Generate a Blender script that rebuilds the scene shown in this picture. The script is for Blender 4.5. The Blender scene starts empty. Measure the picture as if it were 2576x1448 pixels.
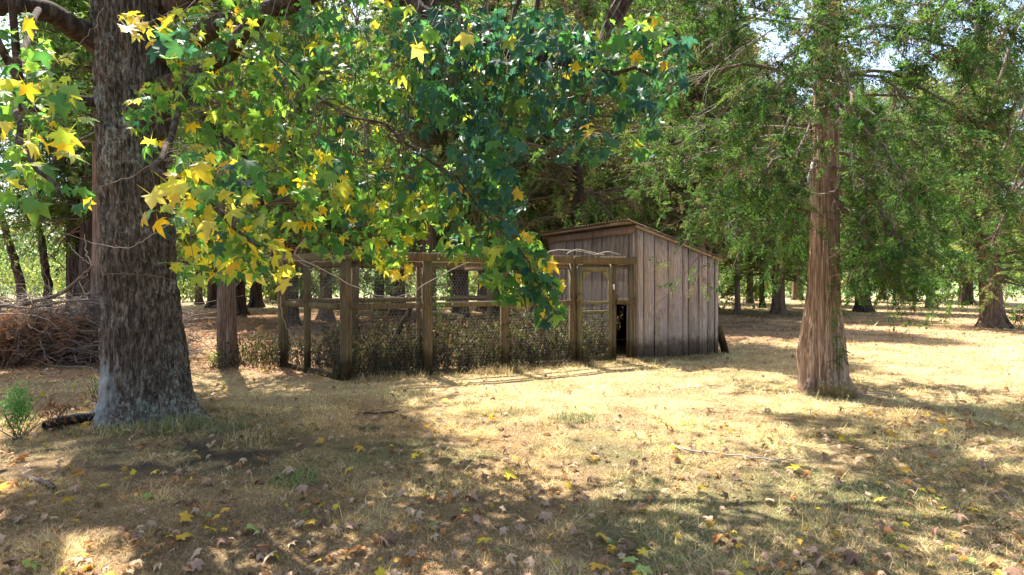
import bpy, math
import numpy as np
from mathutils import Vector
R_ = math.radians
rng = np.random.default_rng(11)
S = bpy.context.scene
COL = S.collection

# ------------------------------------------------------------------ camera, sky, sun, exposure
F_ = 1481.0      # focal length in working pixels of a 2576 wide frame
EYE = 1.6
HZ = 706.0
cam_d = bpy.data.cameras.new('camera'); cam = bpy.data.objects.new('camera', cam_d); COL.objects.link(cam)
cam.location = (0, 0, EYE); cam.rotation_euler = (R_(90), 0, 0)
cam_d.sensor_width = 36; cam_d.lens = 36*F_/2576; cam_d.shift_y = -18/2576
cam_d.clip_start = 0.05; cam_d.clip_end = 2000
S.camera = cam
SUN_DIR = np.array([-0.49, 0.87]); SUN_DIR /= np.linalg.norm(SUN_DIR)
SUN_EL = R_(60)
w = bpy.data.worlds.new('World'); S.world = w; w.use_nodes = True
nt = w.node_tree
bg = nt.nodes['Background']; sky = nt.nodes.new('ShaderNodeTexSky'); sky.sky_type = 'NISHITA'; sky.sun_disc = False
sky.sun_elevation = SUN_EL; sky.sun_rotation = math.atan2(SUN_DIR[0], SUN_DIR[1])
sky.air_density = 1.0; sky.dust_density = 2.5; sky.ozone_density = 1.0
nt.links.new(sky.outputs[0], bg.inputs[0]); bg.inputs[1].default_value = 0.115
sl = bpy.data.lights.new('sun', 'SUN'); sun = bpy.data.objects.new('sun', sl); COL.objects.link(sun)
sl.energy = 5.0; sl.angle = R_(0.53); sl.color = (1.0, 0.95, 0.87)
sdir = Vector((SUN_DIR[0]*math.cos(SUN_EL), SUN_DIR[1]*math.cos(SUN_EL), math.sin(SUN_EL)))
sun.rotation_euler = sdir.to_track_quat('Z', 'Y').to_euler(); sun.location = (0, 0, 30)
S.view_settings.view_transform = 'Standard'; S.view_settings.look = 'None'
S.view_settings.gamma = 1; S.view_settings.use_curve_mapping = False
S.view_settings.exposure = 1.95
S.render.engine = 'CYCLES'
S.cycles.max_bounces = 7; S.cycles.diffuse_bounces = 4; S.cycles.transmission_bounces = 5; S.cycles.glossy_bounces = 2

# ------------------------------------------------------------------ helpers
def P(x, y, D):
    return np.array([(x-1288)/F_*D, D, EYE+(HZ-y)/F_*D])
def PX(x, D):
    return (x-1288)/F_*D
def h2(ix, iy, s):
    v = np.sin(ix*127.1+iy*311.7+s*74.7)*43758.5453
    return v-np.floor(v)
def vn(x, y, s=0, per=None):
    x = np.asarray(x, float); y = np.asarray(y, float)
    xi = np.floor(x); yi = np.floor(y); fx = x-xi; fy = y-yi
    fx = fx*fx*(3-2*fx); fy = fy*fy*(3-2*fy)
    x1 = xi+1
    if per: xi = np.mod(xi, per); x1 = np.mod(x1, per)
    a = h2(xi, yi, s); b = h2(x1, yi, s); c = h2(xi, yi+1, s); d = h2(x1, yi+1, s)
    return (a*(1-fx)+b*fx)*(1-fy)+(c*(1-fx)+d*fx)*fy
def fbm(x, y, s=0, o=4):
    r = 0; a = .5
    for i in range(o):
        r = r+a*vn(x*2**i, y*2**i, s+i); a *= .5
    return r/(1-.5**o)
def sst(a, b, x):
    t = np.clip((x-a)/(b-a), 0, 1); return t*t*(3-2*t)
def nrm(v):
    return v/np.maximum(np.linalg.norm(v, axis=-1, keepdims=True), 1e-9)

def mesh_np(name, V, F, mat, C=None, smooth=False):
    V = np.ascontiguousarray(V, np.float32); F = np.ascontiguousarray(F, np.int32)
    m = bpy.data.meshes.new(name); k = F.shape[1]; n = len(F)
    m.vertices.add(len(V)); m.vertices.foreach_set('co', V.ravel())
    m.loops.add(n*k); m.loops.foreach_set('vertex_index', F.ravel())
    m.polygons.add(n); m.polygons.foreach_set('loop_start', np.arange(n, dtype=np.int32)*k)
    if C is not None:
        a = m.color_attributes.new('Col', 'FLOAT_COLOR', 'POINT')
        c4 = np.ones((len(V), 4), np.float32); c4[:, :3] = C; a.data.foreach_set('color', c4.ravel())
    if smooth: m.polygons.foreach_set('use_smooth', np.ones(n, bool))
    m.update(calc_edges=True)
    if mat: m.materials.append(mat)
    return m
def tag(o, label=None, cat=None, group=None, kind=None):
    if label: o['label'] = label
    if cat: o['category'] = cat
    if group: o['group'] = group
    if kind: o['kind'] = kind
    return o
def ob(name, mesh, parent=None, loc=None):
    o = bpy.data.objects.new(name, mesh); COL.objects.link(o)
    if parent is not None: o.parent = parent
    if loc is not None: o.location = loc
    return o
def thing(name, label, cat, loc=(0, 0, 0), rz=0, group=None):
    o = bpy.data.objects.new(name, None); COL.objects.link(o)
    o.empty_display_size = .2
    o.location = loc; o.rotation_euler = (0, 0, rz)
    return tag(o, label, cat, group)
def wpart(name, V, F, mat, parent, C=None, smooth=False, kind=None, label=None):
    "part given in world coordinates under an unrotated thing"
    off = np.array(parent.location) if parent is not None else np.zeros(3)
    if parent is not None and parent.parent is not None: off = off+np.array(parent.parent.location)
    o = ob(name, mesh_np(name, np.asarray(V)-off, F, mat, C, smooth), parent)
    return tag(o, label, None, None, kind)
def join(lst):
    Vs, Fs, Cs, k = [], [], [], 0
    for t in lst:
        Vs.append(t[0]); Fs.append(np.asarray(t[1])+k); k += len(t[0])
        if len(t) > 2: Cs.append(t[2])
    return (np.concatenate(Vs), np.concatenate(Fs)) + ((np.concatenate(Cs),) if Cs else ())
def tubes(PT, RD, sides=4):
    "N tubes: PT (N,k,3), RD (N,k) -> quads"
    PT = np.asarray(PT, float); RD = np.asarray(RD, float)
    N, k, _ = PT.shape
    d = np.gradient(PT, axis=1); d = nrm(d)
    ref = np.where(np.abs(nrm(PT[:, -1]-PT[:, 0])[:, 2:3]) > .8, np.array([[1., 0, 0]]), np.array([[0, 0, 1.]]))[:, None, :]
    a = nrm(np.cross(d, np.broadcast_to(ref, d.shape))); b = np.cross(d, a)
    th = np.arange(sides)*2*np.pi/sides
    V = PT[:, :, None, :]+RD[:, :, None, None]*(a[:, :, None, :]*np.cos(th)[None, None, :, None]+b[:, :, None, :]*np.sin(th)[None, None, :, None])
    i = np.arange(k-1)[:, None]*sides; j = np.arange(sides)[None, :]; j2 = (j+1) % sides
    q = np.stack([i+j, i+j2, i+sides+j2, i+sides+j], -1).reshape(-1, 4)
    F = (q[None]+(np.arange(N)*k*sides)[:, None, None]).reshape(-1, 4)
    return V.reshape(-1, 3), F
def path(pts, n=10):
    "smooth resample of control points (catmull-rom)"
    p = np.asarray(pts, float); p = np.vstack([2*p[0]-p[1], p, 2*p[-1]-p[-2]])
    m = len(p)-3; t = np.linspace(0, m-1e-6, n); i = t.astype(int); u = (t-i)[:, None]
    a, b, c, d = p[i], p[i+1], p[i+2], p[i+3]
    return .5*((2*b)+(-a+c)*u+(2*a-5*b+4*c-d)*u**2+(-a+3*b-3*c+d)*u**3)
def tube1(pts, r0, r1, n=10, sides=6, rough=0):
    q = path(pts, n)
    if rough: q[1:-1] += rng.normal(0, rough, (n-2, 3))
    r = np.linspace(r0, r1, n)
    V, F = tubes(q[None], r[None], sides)
    return V, F
def twigs(start, dirn, length, r0, k=5, wig=.12, droop=0., sides=3, rg=rng):
    "N wiggly tapering twigs"
    N = len(start); t = np.linspace(0, 1, k)[None, :, None]
    L = np.asarray(length)[:, None, None]
    base = start[:, None, :]+nrm(dirn)[:, None, :]*t*L
    wv = rg.normal(0, 1, (N, k, 3)).cumsum(axis=1)*t*wig*L/np.sqrt(k)
    base = base+wv; base[:, :, 2] -= (droop*t[:, :, 0]**2*L[:, :, 0])
    rad = np.asarray(r0)[:, None]*(1-.8*np.linspace(0, 1, k)[None])
    return base, tubes(base, rad, sides)
def frames(fwd, up=None, rg=rng, roll=None):
    fwd = nrm(fwd); N = len(fwd)
    ref = np.tile([0, 0, 1.], (N, 1)) if up is None else up
    s = nrm(np.cross(ref, fwd)+1e-6); u = np.cross(fwd, s)
    if roll is not None:
        c = np.cos(roll)[:, None]; sn = np.sin(roll)[:, None]
        s, u = s*c+u*sn, u*c-s*sn
    return np.stack([fwd, s, u], 1)     # rows = local axes
def inst(protos, pos, M, sc, col=None, cj=.0, rg=rng):
    "copies of prototype (V,F) -> one array set"
    out = []; pick = rg.integers(0, len(protos), len(pos))
    for v in range(len(protos)):
        idx = np.nonzero(pick == v)[0]
        if not len(idx): continue
        pv, pf = protos[v][:2]
        s = np.asarray(sc)[idx]
        V = np.einsum('vi,nij->nvj', pv, M[idx])*s[:, None, None]+pos[idx][:, None, :]
        F = pf[None]+(np.arange(len(idx))*len(pv))[:, None, None]
        t = [V.reshape(-1, 3), F.reshape(-1, pf.shape[1])]
        if col is not None:
            c = np.repeat(col[idx][:, None, :], len(pv), 1)
            if cj: c = c*(1+rg.normal(0, cj, (len(idx), len(pv), 1)))
            t.append(np.clip(c.reshape(-1, 3), 0, 1))
        out.append(t)
    return join(out)
def box(c, sx, sy, sz, ax=None, jit=0, tp=0):
    "box centred at c; ax = (3,3) rows of axes"
    s = np.array([[-1, -1, -1], [1, -1, -1], [1, 1, -1], [-1, 1, -1], [-1, -1, 1], [1, -1, 1], [1, 1, 1], [-1, 1, 1]], float)
    v = s*np.array([sx, sy, sz])/2
    if jit: v += rng.normal(0, jit, v.shape)
    if ax is not None: v = v@ax
    f = np.array([[0, 3, 2, 1], [4, 5, 6, 7], [0, 1, 5, 4], [1, 2, 6, 5], [2, 3, 7, 6], [3, 0, 4, 7]])
    return v+np.asarray(c), f
def beam(a, b, wd, ht, jit=.002, up=(0, 0, 1)):
    "timber from a to b, width across, height along up"
    a = np.asarray(a, float); b = np.asarray(b, float); d = b-a; L = np.linalg.norm(d); d /= L
    up = np.asarray(up, float); s = np.cross(up, d)
    if np.linalg.norm(s) < 1e-3: s = np.array([UU[0], UU[1], 0])
    s /= np.linalg.norm(s); u = np.cross(d, s)
    n = 4; out = []
    ax = np.stack([d, s, u])
    # ring based with chamfer feel: 3 inner rings to let edges wander
    rings = []
    for i in range(n+1):
        c = a+d*L*i/n
        off = rng.normal(0, jit, 2)
        q = np.array([[-wd/2, -ht/2], [wd/2, -ht/2], [wd/2, ht/2], [-wd/2, ht/2]])+rng.normal(0, jit*.6, (4, 2))+off
        rings.append(c+q[:, :1]*s+q[:, 1:]*u)
    V = np.concatenate(rings); F = []
    for i in range(n):
        for j in range(4):
            k = (j+1) % 4; F.append([i*4+j, i*4+k, i*4+4+k, i*4+4+j])
    F.append([3, 2, 1, 0]); F.append([n*4, n*4+1, n*4+2, n*4+3])
    return V, np.array(F)

# ------------------------------------------------------------------ materials
def mat_base(name):
    m = bpy.data.materials.new(name); m.use_nodes = True
    t = m.node_tree; b = t.nodes['Principled BSDF']; return m, t, b
def nd(t, ty, **kw):
    n = t.nodes.new(ty)
    for k, v in kw.items():
        if k.startswith('i_'): n.inputs[k[2:].replace('_', ' ')].default_value = v
        else: setattr(n, k, v)
    return n
def ramp(t, fac, stops, interp='LINEAR'):
    r = t.nodes.new('ShaderNodeValToRGB'); r.color_ramp.interpolation = interp
    e = r.color_ramp.elements
    while len(e) < len(stops): e.new(.5)
    for i, (p, c) in enumerate(stops):
        e[i].position = p; e[i].color = (c[0], c[1], c[2], 1)
    t.links.new(fac, r.inputs[0]); return r.outputs[0]
def noise(t, scale, detail=4, rough=.6, sc3=(1, 1, 1), coord='Object', dist=0.):
    tc = t.nodes.new('ShaderNodeTexCoord'); mp = t.nodes.new('ShaderNodeMapping'); mp.inputs['Scale'].default_value = sc3
    t.links.new(tc.outputs[coord], mp.inputs[0])
    n = t.nodes.new('ShaderNodeTexNoise'); n.inputs['Scale'].default_value = scale; n.inputs['Detail'].default_value = detail
    n.inputs['Roughness'].default_value = rough; n.inputs['Distortion'].default_value = dist
    t.links.new(mp.outputs[0], n.inputs[0]); return n.outputs[0]
def mix(t, fac, a, b, mode='MIX'):
    n = t.nodes.new('ShaderNodeMix'); n.data_type = 'RGBA'; n.blend_type = mode
    for s, v in ((n.inputs[0], fac), (n.inputs[6], a), (n.inputs[7], b)):
        if isinstance(v, (int, float)): s.default_value = v
        elif isinstance(v, tuple): s.default_value = (*v, 1)
        else: t.links.new(v, s)
    return n.outputs[2]
def bump(t, b, h, strength=.5, dist=.02):
    n = t.nodes.new('ShaderNodeBump'); n.inputs['Strength'].default_value = strength; n.inputs['Distance'].default_value = dist
    t.links.new(h, n.inputs['Height']); t.links.new(n.outputs[0], b.inputs['Normal'])
def leaf_mat(name, trans=.45, rough=.5, spec=.3, gain=1.5):
    m, t, b = mat_base(name)
    vc = t.nodes.new('ShaderNodeVertexColor'); vc.layer_name = 'Col'
    n = noise(t, 45, 3)
    c = mix(t, .35, vc.outputs[0], ramp(t, n, [(.3, (.45, .45, .45)), (.7, (1, 1, 1))]), 'MULTIPLY')
    t.links.new(c, b.inputs['Base Color']); b.inputs['Roughness'].default_value = rough
    b.inputs['Specular IOR Level'].default_value = spec
    tr = t.nodes.new('ShaderNodeBsdfTranslucent'); g = mix(t, 1., c, (gain, gain*1.02, gain*.7), 'MULTIPLY')
    t.links.new(g, tr.inputs[0]); ms = t.nodes.new('ShaderNodeMixShader'); ms.inputs[0].default_value = trans
    out = t.nodes['Material Output']
    t.links.new(b.outputs[0], ms.inputs[1]); t.links.new(tr.outputs[0], ms.inputs[2]); t.links.new(ms.outputs[0], out.inputs[0])
    return m
def wood_mat(name, c1, c2, c3, moss=None, vert=(14, 14, .7), scale=3, rnd=.35, fa=.55):
    m, t, b = mat_base(name)
    g = noise(t, scale, 6, .65, vert, dist=.4)
    col = ramp(t, g, [(.28, c1), (.5, c2), (.72, c3)])
    fine = noise(t, scale*3.2, 4, .7, vert)
    col = mix(t, fa, col, ramp(t, fine, [(.35, (.35, .35, .35)), (.55, (1, 1, 1))]), 'MULTIPLY')
    big = noise(t, 1.3, 3, .5)
    col = mix(t, .4, col, ramp(t, big, [(.3, (.5, .5, .55)), (.7, (1.0, .98, .92))]), 'MULTIPLY')
    if moss:
        mk = noise(t, 5, 5, .7)
        col = mix(t, ramp(t, mk, [(.42, (0, 0, 0)), (.62, (.85, .85, .85))]), col, moss)
    tc = t.nodes.new('ShaderNodeTexCoord'); sx = t.nodes.new('ShaderNodeSeparateXYZ'); t.links.new(tc.outputs['Object'], sx.inputs[0])
    sp_ = noise(t, 9, 4, .7, (1, 1, .5)); ma = t.nodes.new('ShaderNodeMath'); ma.operation = 'MULTIPLY_ADD'; t.links.new(sp_, ma.inputs[0]); ma.inputs[1].default_value = -.55; t.links.new(sx.outputs[2], ma.inputs[2])
    col = mix(t, 1., col, ramp(t, ma.outputs[0], [(-.0, (.42, .40, .36)), (.18, (1, 1, 1))]), 'MULTIPLY')      # mud splash and rot near the soil
    kn = noise(t, 2.6, 5, .75, (1, 1, .6)); col = mix(t, .6, col, ramp(t, kn, [(.30, (.38, .34, .33)), (.42, (1, 1, 1)), (.62, (1, 1, 1)), (.74, (.72, .60, .52))]), 'MULTIPLY')
    oi = t.nodes.new('ShaderNodeObjectInfo')
    col = mix(t, rnd, col, ramp(t, oi.outputs['Random'], [(0, (.55, .52, .52)), (.5, (.9, .86, .86)), (1, (1, 1, .97))]), 'MULTIPLY')
    t.links.new(col, b.inputs['Base Color']); b.inputs['Roughness'].default_value = .9; b.inputs['Specular IOR Level'].default_value = .15
    bump(t, b, fine, .7, .006); return m
def bark_mat(name, dark, mid, light, vert, scale, lichen=None, lowpale=False):
    m, t, b = mat_base(name)
    g = noise(t, scale, 7, .65, vert, dist=.5)
    col = ramp(t, g, [(.33, dark), (.5, mid), (.68, light)])
    n2 = noise(t, .9, 3, .5)
    col = mix(t, .5, col, ramp(t, n2, [(.3, (.55, .5, .48)), (.7, (1, 1, 1))]), 'MULTIPLY')
    if lichen:
        l = noise(t, 22, 6, .8, (1, 1, .6))
        l2 = noise(t, 1.6, 2, .5)
        mm = t.nodes.new('ShaderNodeMath'); mm.operation = 'MULTIPLY_ADD'; t.links.new(l2, mm.inputs[0]); mm.inputs[1].default_value = .55
        t.links.new(l, mm.inputs[2])
        col = mix(t, ramp(t, mm.outputs[0], [(.85, (0, 0, 0)), (.92, (.75, .75, .75))]), col, lichen)
    if lowpale:
        tc = t.nodes.new('ShaderNodeTexCoord'); sx = t.nodes.new('ShaderNodeSeparateXYZ'); t.links.new(tc.outputs['Object'], sx.inputs[0])
        mr = t.nodes.new('ShaderNodeMapRange'); t.links.new(sx.outputs[2], mr.inputs[0]); mr.inputs[1].default_value = 1.25; mr.inputs[2].default_value = .35
        mr.interpolation_type = 'SMOOTHSTEP'
        mx = t.nodes.new('ShaderNodeMapRange'); t.links.new(sx.outputs[0], mx.inputs[0]); mx.inputs[1].default_value = .28; mx.inputs[2].default_value = -.25
        a = t.nodes.new('ShaderNodeMath'); a.operation = 'MULTIPLY'; t.links.new(mr.outputs[0], a.inputs[0]); t.links.new(mx.outputs[0], a.inputs[1])
        pn = noise(t, 14, 7, .8, (1, 1, .45))
        a2 = t.nodes.new('ShaderNodeMath'); a2.operation = 'MULTIPLY_ADD'; t.links.new(a.outputs[0], a2.inputs[0]); a2.inputs[1].default_value = .55; t.links.new(pn, a2.inputs[2])
        col = mix(t, ramp(t, a2.outputs[0], [(.78, (0, 0, 0)), (1.02, (.7, .7, .7))]), col, (.36, .365, .34))
    t.links.new(col, b.inputs['Base Color']); b.inputs['Roughness'].default_value = .95; b.inputs['Specular IOR Level'].default_value = .1
    bump(t, b, g, .8, .03); return m
def vcol_mat(name, rough=.9, nscale=20, amt=.4):
    m, t, b = mat_base(name)
    vc = t.nodes.new('ShaderNodeVertexColor'); vc.layer_name = 'Col'
    n = noise(t, nscale, 5, .7)
    c = mix(t, amt, vc.outputs[0], ramp(t, n, [(.3, (.35, .33, .3)), (.6, (1, 1, 1))]), 'MULTIPLY')
    t.links.new(c, b.inputs['Base Color']); b.inputs['Roughness'].default_value = rough; b.inputs['Specular IOR Level'].default_value = .1
    return m
def flat_mat(name, c, rough=.7, metal=0, spec=.3, ns=30, amt=.3):
    m, t, b = mat_base(name)
    n = noise(t, ns, 4)
    col = mix(t, amt, c, ramp(t, n, [(.3, (.3, .3, .3)), (.7, (1, 1, 1))]), 'MULTIPLY')
    t.links.new(col, b.inputs['Base Color']); b.inputs['Roughness'].default_value = rough; b.inputs['Metallic'].default_value = metal
    b.inputs['Specular IOR Level'].default_value = spec; return m

M_LEAF = leaf_mat('gum_leaf', .52, .45, .35, 1.5)
M_CEDAR = leaf_mat('cedar_foliage', .42, .6, .2, 1.5)
M_BROAD = leaf_mat('broad_foliage', .45, .5, .3, 1.6)
M_GRASS = leaf_mat('dry_grass', .3, .7, .15, 1.1)
M_LITTER = leaf_mat('dry_leaf', .2, .7, .2, 1.2)
M_GUM = bark_mat('gum_bark', (.018, .013, .010), (.085, .066, .052), (.25, .215, .175), (24, 24, 5), 1.6, (.27, .29, .25), True)
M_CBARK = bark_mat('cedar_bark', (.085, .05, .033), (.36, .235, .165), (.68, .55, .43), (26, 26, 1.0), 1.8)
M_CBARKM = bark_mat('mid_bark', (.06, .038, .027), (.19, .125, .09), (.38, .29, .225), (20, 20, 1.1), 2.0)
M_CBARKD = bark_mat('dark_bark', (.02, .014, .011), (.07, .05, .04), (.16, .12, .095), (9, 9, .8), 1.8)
M_TWIG = flat_mat('twig_bark', (.20, .15, .115), .9, ns=12, amt=.6, spec=.1)
M_TWIGL = flat_mat('pale_dead_wood', (.44, .38, .33), .9, ns=12, amt=.5, spec=.1)
M_TWIGD = flat_mat('dark_twig', (.09, .065, .05), .9, ns=12, amt=.6, spec=.1)
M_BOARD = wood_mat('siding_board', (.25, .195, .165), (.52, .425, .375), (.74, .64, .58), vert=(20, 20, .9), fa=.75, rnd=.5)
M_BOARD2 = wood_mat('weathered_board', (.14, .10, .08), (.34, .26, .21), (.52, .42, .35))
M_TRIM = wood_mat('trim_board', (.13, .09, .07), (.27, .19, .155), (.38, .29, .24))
M_SEAM_SHADE = wood_mat('seam_shade', (.02, .015, .012), (.05, .04, .03), (.08, .06, .05))  # near black, seam shade as a colour
M_PEN = wood_mat('pen_timber', (.05, .035, .022), (.17, .115, .068), (.33, .24, .155), (.15, .12, .05))
M_DOOR = wood_mat('door_timber', (.09, .065, .03), (.23, .18, .10), (.36, .30, .19), (.17, .165, .07))
M_RUST = flat_mat('rusty_tin', (.26, .19, .14), .65, .3, ns=6, amt=.6)
M_WIRE = flat_mat('galvanised_wire', (.42, .38, .36), .5, .5)
M_BLACK = flat_mat('black_plastic', (.012, .012, .013), .45)
M_WHITE = flat_mat('white_metal', (.7, .7, .68), .5)
M_CORE = flat_mat('dark_core', (.05, .04, .032), .95)  # dark tone standing in for shade inside the brush pile
M_GROUND = vcol_mat('ground_cover', .95, 45, .75)
_t = M_GROUND.node_tree; bump(_t, _t.nodes['Principled BSDF'], noise(_t, 70, 6, .75, dist=1.), 1., .03)

# ------------------------------------------------------------------ ground colour field (thatch, litter, soil, green patches, foreground shade tone)
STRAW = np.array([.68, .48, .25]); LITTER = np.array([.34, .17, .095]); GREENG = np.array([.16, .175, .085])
SHADE_BROWN = np.array([.48, .31, .16]); SOIL = np.array([.085, .065, .05]); FAR = np.array([.50, .42, .24]); FIELD = np.array([.27, .36, .14])
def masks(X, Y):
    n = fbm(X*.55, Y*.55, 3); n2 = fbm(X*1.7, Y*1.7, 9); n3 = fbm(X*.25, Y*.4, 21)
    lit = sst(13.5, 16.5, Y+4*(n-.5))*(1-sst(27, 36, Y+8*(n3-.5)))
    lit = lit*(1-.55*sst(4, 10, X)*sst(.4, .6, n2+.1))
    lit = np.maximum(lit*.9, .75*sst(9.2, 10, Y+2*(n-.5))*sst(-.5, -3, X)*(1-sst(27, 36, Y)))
    near = 1-sst(5.4, 7.6, Y+2.2*(n-.5)+.35*(X))  # zone of the foreground shade, its browner tone is put into the colour
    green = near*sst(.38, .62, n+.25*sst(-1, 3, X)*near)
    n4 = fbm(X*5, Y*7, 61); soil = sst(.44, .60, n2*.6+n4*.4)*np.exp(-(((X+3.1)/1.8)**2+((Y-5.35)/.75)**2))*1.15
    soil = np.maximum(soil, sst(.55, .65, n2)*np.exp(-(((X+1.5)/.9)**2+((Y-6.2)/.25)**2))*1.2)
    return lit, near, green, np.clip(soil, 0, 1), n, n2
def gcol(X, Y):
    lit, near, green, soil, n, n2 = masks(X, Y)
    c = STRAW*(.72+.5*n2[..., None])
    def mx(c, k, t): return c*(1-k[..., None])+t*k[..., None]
    c = mx(c, near*.7, SHADE_BROWN*(.7+.6*n[..., None]))
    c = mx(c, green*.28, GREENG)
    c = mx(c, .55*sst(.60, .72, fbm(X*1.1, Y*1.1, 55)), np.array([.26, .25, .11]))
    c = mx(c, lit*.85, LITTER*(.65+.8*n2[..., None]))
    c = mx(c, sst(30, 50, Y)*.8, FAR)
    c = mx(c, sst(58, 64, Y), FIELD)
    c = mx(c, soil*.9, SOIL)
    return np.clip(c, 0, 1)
def gz(X, Y):
    k = 1-sst(30, 60, np.hypot(X, Y))
    return (.05*(fbm(np.asarray(X)*.5, np.asarray(Y)*.5, 31)-.5)+.02*(fbm(np.asarray(X)*3, np.asarray(Y)*3, 37)-.5))*k
def grid_axis(a, b, n, p): return None
ys = np.concatenate([np.linspace(-14, 2, 20, endpoint=False), np.linspace(2, 14, 260, endpoint=False), np.geomspace(14, 60, 110, endpoint=False), np.geomspace(60, 1500, 22)])
xh = np.concatenate([np.linspace(0, 12, 230, endpoint=False), np.geomspace(12, 1500, 60)])
xs = np.concatenate([-xh[:0:-1], xh])
GX, GY = np.meshgrid(xs, ys); nx = len(xs); ny = len(ys)
GV = np.stack([GX, GY, gz(GX, GY)], -1).reshape(-1, 3)
ii = (np.arange(ny-1)[:, None]*nx+np.arange(nx-1)[None]).reshape(-1)
GF = np.stack([ii, ii+1, ii+nx+1, ii+nx], -1)
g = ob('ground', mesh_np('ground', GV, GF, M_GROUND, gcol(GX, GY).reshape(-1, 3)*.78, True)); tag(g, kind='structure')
g['label'] = 'dry straw coloured ground with leaf litter under the trees'

# ------------------------------------------------------------------ grass
def blades(N, D0, D1, hmul=1., wmul=1., xr=.93):
    D = np.exp(rng.uniform(np.log(D0), np.log(D1), N)); X = rng.uniform(-1, 1, N)*(xr*D+.4)
    lit, near, green, soil, n, n2 = masks(X, D)
    clump = fbm(X*3.1, D*3.1, 77)
    keep = rng.random(N) > np.clip(lit*.75+soil*.95+(clump < .42)*.4, 0, .97)
    # no grass inside the big trunks
    for (cx, cy, r) in ((PX(368, 6.9), 6.9, .45), (PX(2075, 8.5), 8.5, .28)):
        keep &= (X-cx)**2+(D-cy)**2 > r*r
    X = X[keep]; D = D[keep]; green = green[keep]; clump = clump[keep]; near = near[keep]; N = len(X)
    h = rng.gamma(3, .016, N)*(.55+1.0*sst(.42, .75, clump))*hmul*(1+D*.02)
    wd = rng.uniform(.002, .0045, N)*(.8+.2*rng.random(N))*wmul*np.maximum(1, D/5.5)
    az = rng.uniform(0, 2*np.pi, N); lean = rng.uniform(.6, 2.7, N)
    base = np.stack([X, D, gz(X, D)-.003], -1)
    dr = np.stack([np.cos(az), np.sin(az)], -1)
    tip = base.copy(); tip[:, :2] += dr*(h*np.sin(np.minimum(lean, 1.45)))[:, None]*1.3; tip[:, 2] += h*np.cos(np.minimum(lean, 1.42))+.006
    pa = az+np.pi/2+rng.normal(0, .5, N); pv = np.stack([np.cos(pa), np.sin(pa), np.zeros(N)], -1)*wd[:, None]
    V = np.stack([base-pv, base+pv, tip], 1).reshape(-1, 3); F = np.arange(N*3).reshape(-1, 3)
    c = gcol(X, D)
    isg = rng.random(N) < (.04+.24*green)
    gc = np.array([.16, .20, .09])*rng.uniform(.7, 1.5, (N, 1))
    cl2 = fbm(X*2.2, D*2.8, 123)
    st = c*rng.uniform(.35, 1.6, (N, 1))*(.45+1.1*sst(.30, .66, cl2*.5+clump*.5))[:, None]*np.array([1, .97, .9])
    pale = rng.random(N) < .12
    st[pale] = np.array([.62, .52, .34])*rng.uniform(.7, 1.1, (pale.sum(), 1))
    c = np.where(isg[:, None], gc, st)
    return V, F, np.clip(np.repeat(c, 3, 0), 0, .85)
A = [blades(480000, 2.7, 7.5, .75), blades(260000, 6, 16, 1.1), blades(90000, 15, 60, 1.4, 1.3)]
V, F, C = join(A)
o = ob('dry_grass', mesh_np('dry_grass', V, F, M_GRASS, C)); tag(o, 'short dry straw and grey green grass covering the yard', 'grass', kind='stuff')
def tuft(cx, cy, n, rad, h, cols, wd=.004):
    a = rng.uniform(0, 2*np.pi, n); r = rad*np.sqrt(rng.random(n)); X = cx+r*np.cos(a); Y = cy+r*np.sin(a)
    b = np.stack([X, Y, gz(X, Y)-.005], -1); hh = h*rng.uniform(.4, 1.1, n); a2 = rng.uniform(0, 2*np.pi, n); ln = rng.uniform(.2, 1.1, n)
    d = np.stack([np.cos(a2)*np.sin(ln), np.sin(a2)*np.sin(ln), np.cos(ln)], -1)
    m = b+d*hh[:, None]*.55; tip = b+d*hh[:, None]; tip[:, 2] -= hh*.35*np.sin(ln); tip[:, :2] += d[:, :2]*hh[:, None]*.35
    pv = np.stack([-np.sin(a2), np.cos(a2), np.zeros(n)], -1)*wd
    V = np.stack([b-pv, b+pv, m-pv*.7, m+pv*.7, tip], 1).reshape(-1, 3)
    f = np.array([[0, 1, 3], [0, 3, 2], [2, 3, 4]]); F = (f[None]+(np.arange(n)*5)[:, None, None]).reshape(-1, 3)
    c = np.array(cols)[rng.integers(0, len(cols), n)]*rng.uniform(.7, 1.3, (n, 1))
    return V, F, np.clip(np.repeat(c, 5, 0), 0, 1)
STR = [(.55, .42, .22), (.45, .33, .17), (.3, .24, .12)]; GRN = [(.17, .21, .09), (.24, .25, .12), (.42, .35, .2)]

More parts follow.
